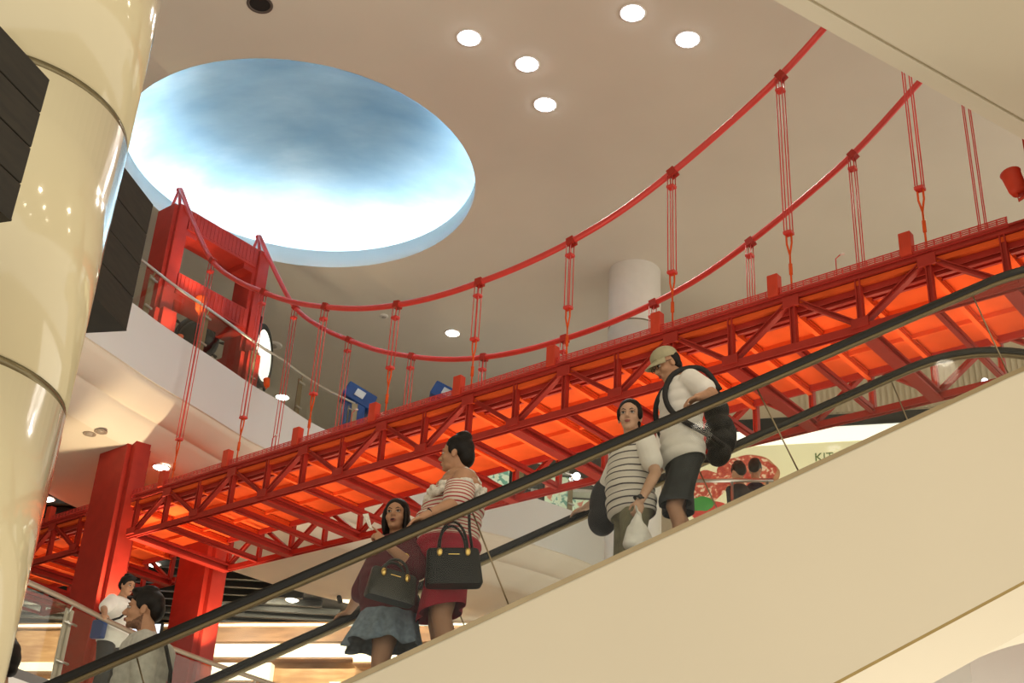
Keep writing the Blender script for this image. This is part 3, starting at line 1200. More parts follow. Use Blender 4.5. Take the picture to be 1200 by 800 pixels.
def kiosk(x, y, rz, label, hb=1.0, zb=ZF - .1):
    root = tag(empty('ticket_kiosk', (x, y, zb)), label, 'kiosk')
    R = Matrix.Rotation(rz, 3, 'Z')
    o = V((x, y, zb))
    m = MB()
    m.box((-.22, -.20, 0), (.22, .20, hb + .02), R, o)
    m.build('body', M['blue'], root, bevel=.02)
    m = MB()
    Rt = R @ Matrix.Rotation(.42, 3, 'Y')
    m.box((-.32, -.24, 0), (.34, .24, .34), Rt, o + V((0, 0, hb)))
    hd = m.build('head', M['blue'], root, bevel=.03)
    m = MB()
    m.box((-.10, -.262, .10), (.10, -.243, .26), Rt, o + V((0, 0, hb)))
    m.build('screen', M['steel'], hd)
    m = MB()
    m.box((-.06, -.215, .15), (.06, -.201, .95), R, o)
    m.build('brass_panel', M['gold'], root)
    return root


kiosk(-3.16, 24.3, .25, 'blue kiosk with tilted head behind the balcony railing', zb=ZF - .1)
kiosk(-1.42, 25.3, .1, 'blue kiosk mostly hidden behind the bridge deck', 1.62)

# back right wall with dark band, lit strip and food mural
wa, wb = V((3.35, 25.95, 0)), V((13.5, 23.05, 0))
wdir = (wb - wa).normalized()
wn = V((wdir.y, -wdir.x, 0))     # towards the viewer


def WP(u, z, d=0.0):
    return wa + wdir * u + wn * d + V((0, 0, z))


def wbox(m, u0, u1, z0, z1, d0, d1):
    m.hexa([WP(u0, z0, d0), WP(u1, z0, d0), WP(u1, z0, d1), WP(u0, z0, d1)], [WP(u0, z1, d0), WP(u1, z1, d0), WP(u1, z1, d1), WP(u0, z1, d1)])


m = MB()
wbox(m, 0, 10.5, 4.5, HC, -.3, 0)
M['olive_wall'] = mat('olive_cream_wall', (.56, .48, .34), .8, var=.05, scale=1)
wbr = struct(m.build('wall_right_back', M['olive_wall']))
m = MB()
for k in range(60):
    wbox(m, 3.0 + k * .12, 3.06 + k * .12, 11.95, 13.2, .002, .03)
m.build('fluting', M['olive_wall'], wbr)
m = MB()
wbox(m, 0, 10.5, 11.62, 11.88, .002, .10)
m.build('band', M['black'], wbr)
M['mural'] = mat('backlit_mural', (.80, .76, .40), .5, var=.12, scale=.7, emit=(1.0, .92, .62), estr=.36)
M['lit'] = mat('lit_strip', (1, 1, .95), .5, emit=(1, .95, .80), estr=.95)
root = tag(empty('food_mural', WP(2.2, 9.3, .03)), 'backlit pizza mural on the far wall behind the escalator', 'sign')
m = MB()
wbox(m, .3, 9.5, 9.0, 11.28, .002, .04)
m.build('panel', M['mural'], root)
m = MB()
wbox(m, .3, 9.5, 11.28, 11.62, .002, .05)
m.build('light_strip', M['lit'], root)


def mat_pizza():
    m = mat('pizza_print', (.6, .2, .1), .5)
    nt = m.node_tree
    b = nt.nodes['Principled BSDF']
    tc = nt.nodes['Texture Coordinate']
    vo = nt.nodes.new('ShaderNodeTexVoronoi')
    vo.inputs['Scale'].default_value = 4.5
    nz = nt.nodes.new('ShaderNodeTexNoise')
    nz.inputs['Scale'].default_value = 3.5
    ad = nt.nodes.new('ShaderNodeVectorMath'); ad.operation = 'ADD'
    nt.links.new(tc.outputs['Object'], ad.inputs[0])
    nt.links.new(nz.outputs['Color'], ad.inputs[1])
    nt.links.new(ad.outputs[0], vo.inputs['Vector'])
    rp = nt.nodes.new('ShaderNodeValToRGB')
    e = rp.color_ramp.elements
    e[0].position = .25; e[0].color = (.85, .62, .42, 1)
    e[1].position = .75; e[1].color = (.45, .05, .03, 1)
    k = e.new(.42); k.color = (.62, .13, .07, 1)
    nt.links.new(vo.outputs['Distance'], rp.inputs['Fac'])
    nt.links.new(rp.outputs['Color'], b.inputs['Base Color'])
    nt.links.new(rp.outputs['Color'], b.inputs['Emission Color'])
    b.inputs['Emission Strength'].default_value = .28
    return m


M['pizza'] = mat_pizza()
M['crust'] = mat('crust_print', (.55, .26, .12), .6, var=.25, emit=(.55, .26, .12), estr=.25)
M['leaf'] = mat('leaf_print', (.06, .30, .05), .5, var=.2, emit=(.06, .3, .05), estr=.25)
M['tomato'] = mat('tomato_print', (.62, .05, .03), .5, var=.2, emit=(.62, .05, .03), estr=.25)


def disc(u, z, ru, rz, d, name, mt, par, wob=0.0, nseg=40):
    m = MB()
    A = []
    for k in range(nseg):
        a = 2 * PI * k / nseg
        r = 1 + wob * math.sin(5 * a + u) + wob * .6 * math.sin(9 * a)
        A.append((u + ru * r * math.cos(a), z + rz * r * math.sin(a)))
    va = [m.bm.verts.new(WP(x, y, d)) for x, y in A]
    vb = [m.bm.verts.new(WP(x, y, d - .01)) for x, y in A]
    m.bm.faces.new(va)
    for k in range(nseg):
        l = (k + 1) % nseg
        m.bm.faces.new((va[k], va[l], vb[l], vb[k]))
    return m.build(name, mt, par)


disc(1.83, 10.62, .66, .46, .055, 'pizza_crust', M['crust'], root, .02)
disc(1.80, 10.70, .62, .36, .068, 'pizza_top', M['pizza'], root, .04)
disc(.92, 10.42, .48, .34, .056, 'pizza_slice', M['pizza'], root, .06)
disc(.85, 10.02, .28, .16, .070, 'basil_leaf', M['leaf'], root, .05)
disc(1.05, 9.85, .42, .22, .062, 'tomato', M['tomato'], root, .03)
tx = bpy.data.curves.new('mural_text', 'FONT')
tx.body = 'KIT'
tx.size = .26
tx.extrude = .006
to = bpy.data.objects.new('mural_text_source', tx)
C.objects.link(to)
bpy.context.view_layer.update()
tme = bpy.data.meshes.new_from_object(to.evaluated_get(bpy.context.evaluated_depsgraph_get()))
bpy.data.objects.remove(to)
pz = WP(3.22, 10.86, .05)
Rm = Matrix(((wdir.x, 0, wn.x), (wdir.y, 0, wn.y), (0, 1, 0)))
tme.transform(Matrix.Translation(pz - V(root.location)) @ Rm.to_4x4())
tob = bpy.data.objects.new('lettering', tme)
C.objects.link(tob)
tme.materials.clear()
tme.materials.append(mat('dark_green_print', (.16, .26, .06), .5))
tob.parent = root

# two small lamps on the right wall, one by the shops
M['lensb'] = mat('cool_lamp_lens', (1, 1, 1), .4, emit=(.80, .82, 1.0), estr=9.0)


def ball_lamp(p, label, r=.07):
    p = V(p)
    root = tag(empty('wall_spotlight', p), label, 'spotlight')
    m = MB()
    m.lathe([(.001, -.10), (r * .8, -.10), (r, -.02), (r * .95, .0)], 20, p, V((-.2, -1, -.35)).to_track_quat('Z', 'Y').to_matrix())
    m.build('housing', M['trimw'], root)
    m = MB()
    m.ell(p, (r * .9, r * .9, r * .9), sub=2)
    m.build('lens', M['lensb'], root)
    return root


ball_lamp(WP(4.45, 12.02, .12), 'small bright wall lamp under the truss left of the other wall lamp')
ball_lamp(WP(6.75, 12.42, .12), 'small bright wall lamp just above the right end of the escalator deck')
ball_lamp((1.62, 27.3, 11.15), 'small bright lamp hanging in front of the green lit shop', .09)
ball_lamp((-6.02, 26.7, 7.62), 'small bluish lamp beside the far tower leg foot', .07)

# shops behind the balcony
m = MB()
m.box((-2.0, 30.0, ZF - .1), (3.3, 30.2, 13.1))
struct(m.build('wall_shop', mat('dark_shop_wall', (.11, .10, .085), .6, var=.3, scale=1.5)))


def mat_art(name):
    m = mat(name, (.6, .7, .55), .4)
    nt = m.node_tree
    b = nt.nodes['Principled BSDF']
    tc = nt.nodes['Texture Coordinate']
    nz = nt.nodes.new('ShaderNodeTexNoise')
    nz.inputs['Scale'].default_value = 2.2
    nz.inputs['Distortion'].default_value = 2.5
    nt.links.new(tc.outputs['Object'], nz.inputs['Vector'])
    rp = nt.nodes.new('ShaderNodeValToRGB')
    e = rp.color_ramp.elements
    e[0].position = .38; e[0].color = (.16, .36, .25, 1)
    e[1].position = .66; e[1].color = (.62, .20, .12, 1)
    k = e.new(.44); k.color = (.72, .80, .60, 1)
    k = e.new(.60); k.color = (.66, .74, .50, 1)
    nt.links.new(nz.outputs['Fac'], rp.inputs['Fac'])
    nt.links.new(rp.outputs['Color'], b.inputs['Base Color'])
    nt.links.new(rp.outputs['Color'], b.inputs['Emission Color'])
    b.inputs['Emission Strength'].default_value = .45
    return m


M['art'] = mat_art('lit_green_artwork')


def lit_case(x, y, z0, w, h, label):
    root = tag(empty('display_case', (x, y, z0)), label, 'display')
    m = MB()
    m.box((x - w / 2 - .05, y - .12, z0 - .05), (x + w / 2 + .05, y + .12, z0 + h + .05))
    m.build('frame', M['black'], root, bevel=.01)
    m = MB()
    m.box((x - w / 2, y - .14, z0), (x + w / 2, y - .10, z0 + h))
    m.build('lit_panel', M['art'], root)
    m = MB()
    m.box((x - w / 2, y - .5, z0 + h + .05), (x + w / 2, y - .1, z0 + h + .12))
    m.build('canopy', M['trimw'], root)
    m = MB()
    m.box((x - w / 2, y - .1, ZF - .1), (x + w / 2, y + .1, z0 - .05))
    m.build('base', M['slat'], root)
    return root


lit_case(-.25, 27.6, 10.75, .72, .75, 'lit green artwork case behind the balcony nearest the woman with handbag')
lit_case(1.25, 29.0, 10.85, .55, .9, 'lit green artwork case in the middle of the shop front')
lit_case(1.95, 28.6, 10.55, .8, .5, 'low lit green artwork case beside the striped woman')
for i, (x, y, lb) in enumerate([(-.75, 29.0, 'dark clothes rail of the shop near the balcony'), (.42, 29.5, 'dark clothes rail between two lit artwork cases')]):
    root = tag(empty('clothes_rail', (x, y, ZF - .1)), lb, 'rack')
    m = MB()
    for sx in (-.4, .4):
        m.tube([(x + sx, y, ZF - .1), (x + sx, y, ZF + 1.35)], .02, 8)
    m.tube([(x - .4, y, ZF + 1.35), (x + .4, y, ZF + 1.35)], .02, 8)
    m.build('frame', M['steel'], root)
    for k in range(5):
        m = MB()
        m.box((x - .32 + k * .14, y - .2, ZF + .55), (x - .25 + k * .14, y + .2, ZF + 1.3))
        m.build('garment', M['slat'] if k % 2 else M['trimw'], root, bevel=.02)

# lower hall shop front: wood bands, lit ledges, white box panel
sa, sb = V((-14.0, 33.2, 0)), V((2.5, 29.6, 0))
sd = (sb - sa).normalized()
sn = V((sd.y, -sd.x, 0))


def SP(u, z, d=0.0):
    return sa + sd * u + sn * d + V((0, 0, z))


def sbox(m, u0, u1, z0, z1, d0, d1):
    m.hexa([SP(u0, z0, d0), SP(u1, z0, d0), SP(u1, z0, d1), SP(u0, z0, d1)], [SP(u0, z1, d0), SP(u1, z1, d0), SP(u1, z1, d1), SP(u0, z1, d1)])


m = MB()
sbox(m, 0, 16.8, 3.0, 8.55, -.3, 0)
ws = struct(m.build('wall_lower_back', M['parquet']))
m = MB()
sbox(m, 6.9, 16, 7.98, 8.32, .002, .35)
m.build('wood_fascia', M['bwood'], ws)
m = MB()
sbox(m, 0, 16, 8.36, 8.40, .3, .38)
m.build('light_line', M['lit'], ws)
for i, (u0, u1, z0, z1, d, lb) in enumerate([(6.7, 11.0, 7.62, 7.94, .30, 'long lit cream ledge under the wood fascia'), (11.05, 12.6, 7.50, 7.86, .34, 'lit cream ledge at the right end of the wood fascia'),
                                             (6.8, 9.0, 7.08, 7.50, .25, 'lit cream box panel on the tan wood wall'), (10.5, 12.4, 6.86, 7.06, .25, 'lower lit cream shelf on the tan wood wall'),
                                             (2.0, 4.6, 7.28, 7.5, .25, 'lit cream ledge left of the near tower leg'), (2.0, 4.6, 6.9, 7.1, .2, 'second lit cream ledge left of the near tower leg')]):
    root = tag(empty('lit_ledge', SP((u0 + u1) / 2, z0, .15)), lb, 'shelf')
    m = MB()
    sbox(m, u0, u1, z0, z1, .002, d)
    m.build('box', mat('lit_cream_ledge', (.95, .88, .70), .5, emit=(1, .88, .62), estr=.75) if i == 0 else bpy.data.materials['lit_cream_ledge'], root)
    m = MB()
    sbox(m, u0, u1, z0 - .05, z0 - .003, .002, d + .02)
    m.build('dark_edge', M['bwood'], root)
for i, u in enumerate((3.2, 7.6, 9.4, 11.2, 13.0)):
    can(SP(u, 8.42, 2.2), SP(u, 7.2, 0), 'black track spotlight aimed at the tan wood shop front', 230, (1.0, .86, .62), 120, 'track spotlights of the lower hall', 1.0, 'black', True, SP(u, 8.725, 2.25))
root = tag(empty('lit_screen', SP(5.75, 7.6, .5)), 'bright bluish white screen between the two tower legs', 'screen')
m = MB()
sbox(m, 5.35, 6.2, 7.6, 8.4, .45, .52)
m.build('frame', M['black'], root)
m = MB()
sbox(m, 5.40, 6.15, 7.64, 8.36, .522, .53)
m.build('panel', mat('screen_glow', (.8, .85, 1), .4, emit=(.75, .85, 1), estr=1.1), root)

# chrome rail on the landing behind the escalator
root = tag(empty('landing_rail', (2.6, 14.15, 4.5)), 'short chrome handrail on the landing behind the escalator', 'railing')
m = MB()
m.tube([(2.23, 14.2, 5.83), (3.12, 14.05, 5.83)], .024, 10)
m.build('handrail', M['steel'], root)
for x in (2.65, 3.05):
    m = MB()
    m.tube([(x, 14.2 - (x - 2.23) * .168, 4.5), (x, 14.2 - (x - 2.23) * .168, 5.83)], .018, 8)
    m.build('post', M['steel'], root)

for i, (x, y) in enumerate([(2.6, 3.2), (4.6, 3.2), (6.6, 3.4), (2.6, 0.6), (4.6, 0.6), (6.6, 0.6), (3.4, 6.4), (5.6, 7.2)]):
    downlight(x, y, 7.5, .10, 'small downlight in the soffit above the viewer, out of the picture', 'downlights above the viewer', 'lensw', 42, (1, .84, .6), 140)


# ------------------------------------------------------------------ people


def soft(name, mb, voxel, smooth, material, parent, cuts=(), solid=0.0):
    """joins overlapping solids into one continuous surface"""
    bm = mb.bm
    bmesh.ops.recalc_face_normals(bm, faces=bm.faces)
    me = bpy.data.meshes.new('tmp')
    bm.to_mesh(me)
    bm.free()
    o = bpy.data.objects.new('tmp', me)
    C.objects.link(o)
    r = o.modifiers.new('r', 'REMESH')
    r.mode = 'VOXEL'
    r.voxel_size = voxel
    s = o.modifiers.new('s', 'SMOOTH')
    s.factor = .5
    s.iterations = smooth
    bpy.context.view_layer.update()
    dg = bpy.context.evaluated_depsgraph_get()
    m2 = bpy.data.meshes.new_from_object(o.evaluated_get(dg))
    bpy.data.objects.remove(o)
    bpy.data.meshes.remove(me)
    b2 = bmesh.new()
    b2.from_mesh(m2)
    for co, no in cuts:      # keep the side the normal points away from
        bmesh.ops.bisect_plane(b2, geom=b2.verts[:] + b2.edges[:] + b2.faces[:], plane_co=co, plane_no=no, clear_outer=True)
    for f in b2.faces:
        f.smooth = True
    b2.to_mesh(m2)
    b2.free()
    m2.name = name
    m2.materials.clear()
    m2.materials.append(material)
    ob = bpy.data.objects.new(name, m2)
    C.objects.link(ob)
    ob.parent = parent
    if solid:
        sm = ob.modifiers.new('thickness', 'SOLIDIFY')
        sm.thickness = solid
        sm.offset = -1
    return ob


def local(mb, name, material, parent):
    """a mesh already in the parent's local coordinates"""
    return mb.build(name, material, parent, shift=False)


def frame(f, u):
    f = V(f).normalized()
    u = V(u)
    l = u.cross(f).normalized()
    u = f.cross(l).normalized()
    return Matrix((f, l, u)).transposed()      # columns f, l, u


def hand(mb, wr, d, palm, side, curl=0.5, spread=.0, s=1.0, point=False):
    """wr wrist, d towards the fingertips, palm = direction the palm faces, side = direction of the thumb"""
    wr, d = V(wr), V(d).normalized()
    palm = V(palm)
    palm = (palm - d * palm.dot(d)).normalized()
    t = d.cross(palm)
    if t.dot(V(side)) < 0:
        t = -t
    R = Matrix((d, t, palm)).transposed()
    mb.ell(wr + d * .045 * s, (.052 * s, .040 * s, .015 * s), R)
    mb.ell(wr + d * .02 * s + t * .022 * s + palm * .006 * s, (.034 * s, .018 * s, .015 * s), R)
    for i, (bo, L) in enumerate([(.028, .070), (.0095, .078), (-.0095, .072), (-.027, .058)]):
        c = curl
        if point:
            c = .05 if i == 0 else 1.15
        p = wr + d * (.082 - abs(bo - .005) * .25) * s + t * bo * s
        mb.cap(wr + d * .04 * s + t * bo * .8 * s, .010 * s, p, .0095 * s, 10)
        ang = .15
        dirv = d + t * (bo * spread * 10)
        for k, (fr, r) in enumerate([(.45, .0092), (.30, .0085), (.25, .0075)]):
            ang += c * (.75 if k == 0 else .95)
            v = (dirv * math.cos(ang) + palm * math.sin(ang)).normalized()
            q = p + v * L * fr * s
            mb.cap(p, r * s, q, (r - .0007) * s, 10)
            p = q
    p = wr + d * .022 * s + t * .030 * s + palm * .006 * s
    v = (d * .75 + t * .65 + palm * (.15 + curl * .3)).normalized()
    q = p + v * .036 * s
    mb.cap(p, .0125 * s, q, .0105 * s, 10)
    v = (d * .95 + t * (.25 - curl * .3) + palm * (.15 + curl * .5)).normalized()
    mb.cap(q, .0105 * s, q + v * .032 * s, .0085 * s, 10)


def head(mb, c, R, s=1.0, fem=True, jaw=1.0):
    def P(f, l, u):
        return V(c) + R @ V((f * s, l * s, u * s))
    def E_(f, l, u, a, b, d, sub=3):
        mb.ell(P(f, l, u), (a * s, b * s, d * s), R, sub)
    E_(-.012, 0, .035, .096, .075, .088)
    E_(.022, 0, -.025, .066, .062, .082)
    E_(.034, 0, -.082, .046, .046 * jaw, .034)
    E_(.066, 0, -.100, .019, .022, .017)
    for sg in (-1, 1):
        E_(.052, sg * .036, -.030, .032, .027, .030)
        E_(.072, sg * .030, .022, .017, .025, .011)
        E_(-.006, sg * .076, -.012, .020, .009, .033)
        E_(.098, sg * .010, -.036, .011, .009, .008)
    mb.cap(P(.084, 0, .006), .010 * s, P(.108, 0, -.030), .0125 * s)
    E_(.086, 0, -.066, .012, .022, .013)


def face(root, c, R, s=1.0, brow=True, beard=False, open_mouth=False, glasses=False):
    def P(f, l, u):
        return V(c) + R @ V((f * s, l * s, u * s))
    for sg in (-1, 1):
        m = MB()
        m.ell(P(.0775, sg * .031, .000), (.0120 * s, .0160 * s, .0062 * s), R, 2)
        e = local(m, 'eye', M['eyew'], root)
        m = MB()
        m.ell(P(.0865, sg * .031, .000), (.0055 * s, .0072 * s, .0060 * s), R, 2)
        local(m, 'iris', M['iris'], e)
        m = MB()
        m.chain([P(.086, sg * .014, .0215), P(.089, sg * .030, .027), P(.076, sg * .050, .021)], [.0022 * s, .0030 * s, .0018 * s])
        local(m, 'eyebrow', M['hair'], root)
        m = MB()
        m.chain([P(.087, sg * .016, .003), P(.0905, sg * .031, .0075), P(.080, sg * .048, .0025)], [.0016 * s, .0022 * s, .0016 * s])
        local(m, 'eyelid', M['hair'], root)
    m = MB()
    if open_mouth:
        m.ell(P(.094, 0, -.069), (.008 * s, .021 * s, .013 * s), R, 2)
        lp = local(m, 'lips', M['lips'], root)
        m = MB()
        m.ell(P(.099, 0, -.069), (.006 * s, .014 * s, .007 * s), R, 2)
        local(m, 'mouth_opening', M['dark'], lp)
    else:
        m.ell(P(.0945, 0, -.0635), (.007 * s, .022 * s, .0055 * s), R, 2)
        m.ell(P(.0945, 0, -.071), (.007 * s, .018 * s, .0060 * s), R, 2)
        local(m, 'lips', M['lips'], root)
    if glasses:
        for sg in (-1, 1):
            m = MB()
            m.tube([P(.100, sg * .032 + .022 * math.cos(a), .0 + .017 * math.sin(a)) for a in [2 * PI * k / 16 for k in range(16)]], .0025, 6, closed=True)
            m.tube([P(.100, sg * .054, .004), P(.085, sg * .074, .006), P(-.005, sg * .083, .004)], .0025, 6)
            local(m, 'glasses_frame', M['black'], root)


def torso_rings(pel, neck, yaw, wid, dep, belly=0.0, lean=0.0, n=9, shoulder=1.0):
    pel, neck = V(pel), V(neck)
    out = []
    prof = [(0.0, 1.0, 1.0), (.12, 1.02, 1.04), (.28, .92, .96), (.42, .90, .96), (.56, .95, 1.0), (.70, 1.0, 1.04), (.82, 1.0 * shoulder, .96), (.92, .86 * shoulder, .74), (1.0, .42, .5)]
    for t, w, d in prof:
        c = pel.lerp(neck, t)
        b = belly * math.exp(-((t - .36) / .22) ** 2)
        c = c + Matrix.Rotation(yaw, 3, 'Z') @ V((b * .6, 0, 0))
        out.append((c, dep * d + b * .55, wid * w))
    return out


def torso(mb, rings, grow=0.0, vr=.085):
    pel, neck = rings[0][0], rings[-1][0]
    for i, (c, d, w) in enumerate(rings):
        mb.ell(c, (d + grow, w + grow, vr * (1.0 if i < len(rings) - 1 else .7) + grow * .5), torso.R)


def build_person(root, sp):
    """sp: joints in the person's own frame, x forward, y to the left, z up"""
    vox = sp.get('voxel', .0068)
    skin = M[sp.get('skin', 'skin')]
    yaw = sp.get('yaw', 0.0)
    torso.R = Matrix.Rotation(yaw, 3, 'Z')
    rings = torso_rings(sp['pelvis'], sp['neck'], yaw, sp['wid'], sp['dep'], sp.get('belly', 0.0), shoulder=sp.get('shoulder', 1.0))
    hs = sp.get('hs', 1.0)
    hc = V(sp['head'])
    hR = frame(sp['hf'], sp.get('hu', (0, 0, 1)))
    b = MB()
    torso(b, rings)
    head(b, hc, hR, hs, jaw=sp.get('jaw', 1.0))
    nb = V(sp['neck'])
    b.cap(hc + hR @ V((-.022, 0, -.055)) * hs, .052 * hs, nb + V((0, 0, .0)), .062 * hs)
    b.cap(nb, .062 * hs, nb - V((0, 0, .06)), .075 * hs)
    ar = sp.get('arm', 1.0)
    for sd_, th in (('L', 1), ('R', -1)):
        sh, el, wr = V(sp['sh' + sd_]), V(sp['el' + sd_]), V(sp['wr' + sd_])
        b.cap(nb - V((0, 0, .05)), .055 * ar, sh, .058 * ar)
        b.chain([sh, sh.lerp(el, .45), el], [.058 * ar, .052 * ar, .042 * ar])
        b.chain([el, el.lerp(wr, .3), wr], [.042 * ar, .042 * ar, .027 * ar])
        h = sp['hand' + sd_]
        hand(b, wr, h['d'], h['palm'], h['side'], h.get('curl', .5), h.get('spread', .3), sp.get('hands', 1.0), h.get('point', False))
    lg = sp.get('leg', 1.0)
    for sd_ in 'LR':
        hp, kn, an = V(sp['hip' + sd_]), V(sp['kn' + sd_]), V(sp['an' + sd_])
        b.chain([hp, hp.lerp(kn, .35), kn], [.095 * lg, .088 * lg, .056 * lg])
        fw = torso.R @ V((1, 0, 0))
        calf = kn.lerp(an, .30) - fw * .018
        b.chain([kn, calf, kn.lerp(an, .65), an], [.056 * lg, .056 * lg, .042 * lg, .034 * lg])
        b.chain([an, an + fw * .06 - V((0, 0, .030)), an + fw * .15 - V((0, 0, .045))], [.038, .036, .026])
        b.cap(an - V((0, 0, .035)) - fw * .02, .034, an + fw * .05 - V((0, 0, .045)), .03)
    body = soft('body', b, vox, 4, skin, root)
    face(root, hc, hR, hs, open_mouth=sp.get('open_mouth', False), glasses=sp.get('glasses', False))
    # shirt
    if 'top' in sp:
        tp_ = sp['top']
        b = MB()
        lo = tp_.get('lo', 0)
        torso(b, rings[:-1], tp_.get('grow', .018))
        for sd_ in 'LR':
            sh, el, wr = V(sp['sh' + sd_]), V(sp['el' + sd_]), V(sp['wr' + sd_])
            if not tp_.get('bare'):
                b.cap(nb - V((0, 0, .055)), .060 * ar, sh, (.058 + .016) * ar)
            f = tp_.get('sleeve', .55)
            s0 = tp_.get('s0', 0.0)
            g = tp_.get('sgrow', .020)
            if f <= 1:
                b.cap(sh.lerp(el, s0), (.058 + g) * ar, sh.lerp(el, f), (.05 + g * 1.15) * ar)
            else:
                b.cap(sh, (.058 + g) * ar, el, (.046 + g) * ar)
                b.cap(el, (.046 + g) * ar, el.lerp(wr, f - 1), (.034 + g) * ar)
        if 'hemball' in tp_:
            for c, r in tp_['hemball']:
                b.ell(c, r, torso.R)
        if 'extra' in tp_:
            tp_['extra'](b)
        soft(tp_.get('name', 'shirt'), b, .010, 5, tp_['mat'], root, tp_['cuts'], .004)
    if 'bottom' in sp:
        bt = sp['bottom']
        b = MB()
        g = bt.get('grow', .022)
        torso(b, rings[:3], g)
        for sd_ in 'LR':
            hp, kn, an = V(sp['hip' + sd_]), V(sp['kn' + sd_]), V(sp['an' + sd_])
            f = bt.get('len', .8)
            fl = bt.get('flare', .012)
            if f <= 1:
                e = hp.lerp(kn, f)
                b.chain([hp, hp.lerp(kn, f * .5), e], [(.095 + g * .8) * lg, (.09 + g * .9) * lg, (.095 - .03 * f + g + fl) * lg])
            else:
                b.chain([hp, kn, kn.lerp(an, f - 1)], [(.095 + g * .8) * lg, (.062 + g) * lg, (.05 + g) * lg])
        soft(bt.get('name', 'shorts'), b, .011, 5, bt['mat'], root, bt['cuts'], .004)
    # shoes
    if sp.get('shoes', True):
        for sd_ in 'LR':
            an = V(sp['an' + sd_])
            fw = torso.R @ V((1, 0, 0))
            b = MB()
            b.chain([an - V((0, 0, .035)) - fw * .03, an + fw * .06 - V((0, 0, .042)), an + fw * .165 - V((0, 0, .048))], [.046, .046, .036])
            soft('shoe', b, .012, 3, M['blacknyl'], root, [(an - V((0, 0, .080)), V((0, 0, -1)))])
    return body, rings, hc, hR, hs


def hair(root, hc, R, s, prims, cuts=(), mt='hair', name='hair', vox=.0075, sm=3):
    b = MB()
    for p in prims:
        if len(p) == 6:
            f, l, u, a, c, d = p
            b.ell(V(hc) + R @ V((f, l, u)) * s, (a * s, c * s, d * s), R)
        else:
            f, l, u, r0, f2, l2, u2, r1 = p
            b.cap(V(hc) + R @ V((f, l, u)) * s, r0 * s, V(hc) + R @ V((f2, l2, u2)) * s, r1 * s)
    return soft(name, b, vox, sm, M[mt], root, [(V(hc) + R @ V(c) * s, R @ V(n_)) for c, n_ in cuts])


RZE = math.atan2(-EE.y, -EE.x)


def rider(label, s, off):
    return tag(empty('person', V((0, 0, tread(s))) + V(((P0 + EE * s + PN * off).x, (P0 + EE * s + PN * off).y, 0)), RZE), label, 'person')


def nrm(*v):
    return V(v).normalized()


UP = V((0, 0, 1))


def held(person, name, loc, label, cat, rz=0.0):
    p = V(person.location) + Matrix.Rotation(person.rotation_euler.z, 3, 'Z') @ V(loc)
    return tag(empty(name, p, person.rotation_euler.z + rz), label, cat)


def legs(pel, dl=.09, kf=.03, u=.06, af=-.02):
    x, y, z = pel
    kz = z * .53
    return {'hipL': (x, y + dl, z - u), 'hipR': (x, y - dl, z - u), 'knL': (x + kf, y + dl, kz), 'knR': (x + kf, y - dl, kz), 'anL': (x + af, y + dl, .085), 'anR': (x + af, y - dl, .085)}


M['maroon'] = mat('maroon_knit', (.115, .018, .026), .9, var=.2, scale=30, bump=.2)
M['denim'] = mat('blue_denim', (.20, .265, .33), .9, var=.25, scale=35, bump=.2)
M['redshort'] = mat('red_cotton', (.42, .012, .035), .8, var=.12, scale=12)
M['redstripe'] = stripes('white_cotton_red_stripes', (.74, .66, .56), (.42, .04, .05), .026, .36)
M['darkstripe'] = stripes('white_cotton_dark_stripes', (.76, .73, .66), (.07, .06, .07), .050, .20)
M['lace'] = mat('white_lace', (.80, .76, .68), .9, var=.15, scale=60, bump=.6)
M['wtee'] = mat('white_cotton', (.86, .84, .79), .9, var=.05, scale=8, bump=.15)
M['olive'] = mat('olive_cotton', (.20, .19, .115), .9, var=.2, scale=18, bump=.2)
M['charcoal'] = mat('charcoal_cotton', (.035, .040, .043), .85, var=.2, scale=14)
M['khaki'] = mat('khaki_cotton', (.42, .38, .24), .85, var=.1, scale=20)
M['hoodie'] = mat('grey_marl_fleece', (.52, .52, .47), .95, var=.12, scale=25, bump=.2)
M['navy'] = mat('navy_cotton', (.010, .013, .035), .85, var=.2, scale=20)
M['jeans'] = mat('dark_jeans', (.025, .033, .05), .9, var=.2, scale=30)
M['plastic'] = mat('thin_white_plastic', (.80, .79, .74), .35, var=.08, scale=10, bump=.4)
M['stubble'] = mat('dark_stubble', (.06, .035, .025), .8, var=.4, scale=90)

# --- woman in maroon, pointing
p = rider('woman in maroon sweater and denim skirt looking up and pointing', -2.02, .85)
sp = dict(pelvis=(-.03, 0, .79), neck=(-.04, 0, 1.295), head=(-.015, .02, 1.462), hf=(.30, .93, .10), hu=(.06, .0, 1), yaw=.45, wid=.185, dep=.145, belly=.05, hs=1.0, arm=1.05, leg=1.0,
          shL=(-.12, .165, 1.215), elL=(-.165, .37, .985), wrL=(.06, .44, 1.115), shR=(.06, -.16, 1.215), elR=(.16, -.38, 1.03), wrR=(.235, -.63, .945),
          handL=dict(d=(.62, .06, .55), palm=(.4, -.8, -.2), side=(.3, 0, 1), curl=.9, point=True), handR=dict(d=(.7, -.62, -.28), palm=(0, -.1, -1), side=(.6, .6, 0), curl=.35),
          open_mouth=True, **legs((-.03, 0, .79), .095, .03))
sp['top'] = dict(mat=M['maroon'], name='sweater', grow=.042, sleeve=1.15, sgrow=.030, cuts=[((0, 0, .72), (0, 0, -1))])
body, rings, hc, hR, hs = build_person(p, sp)
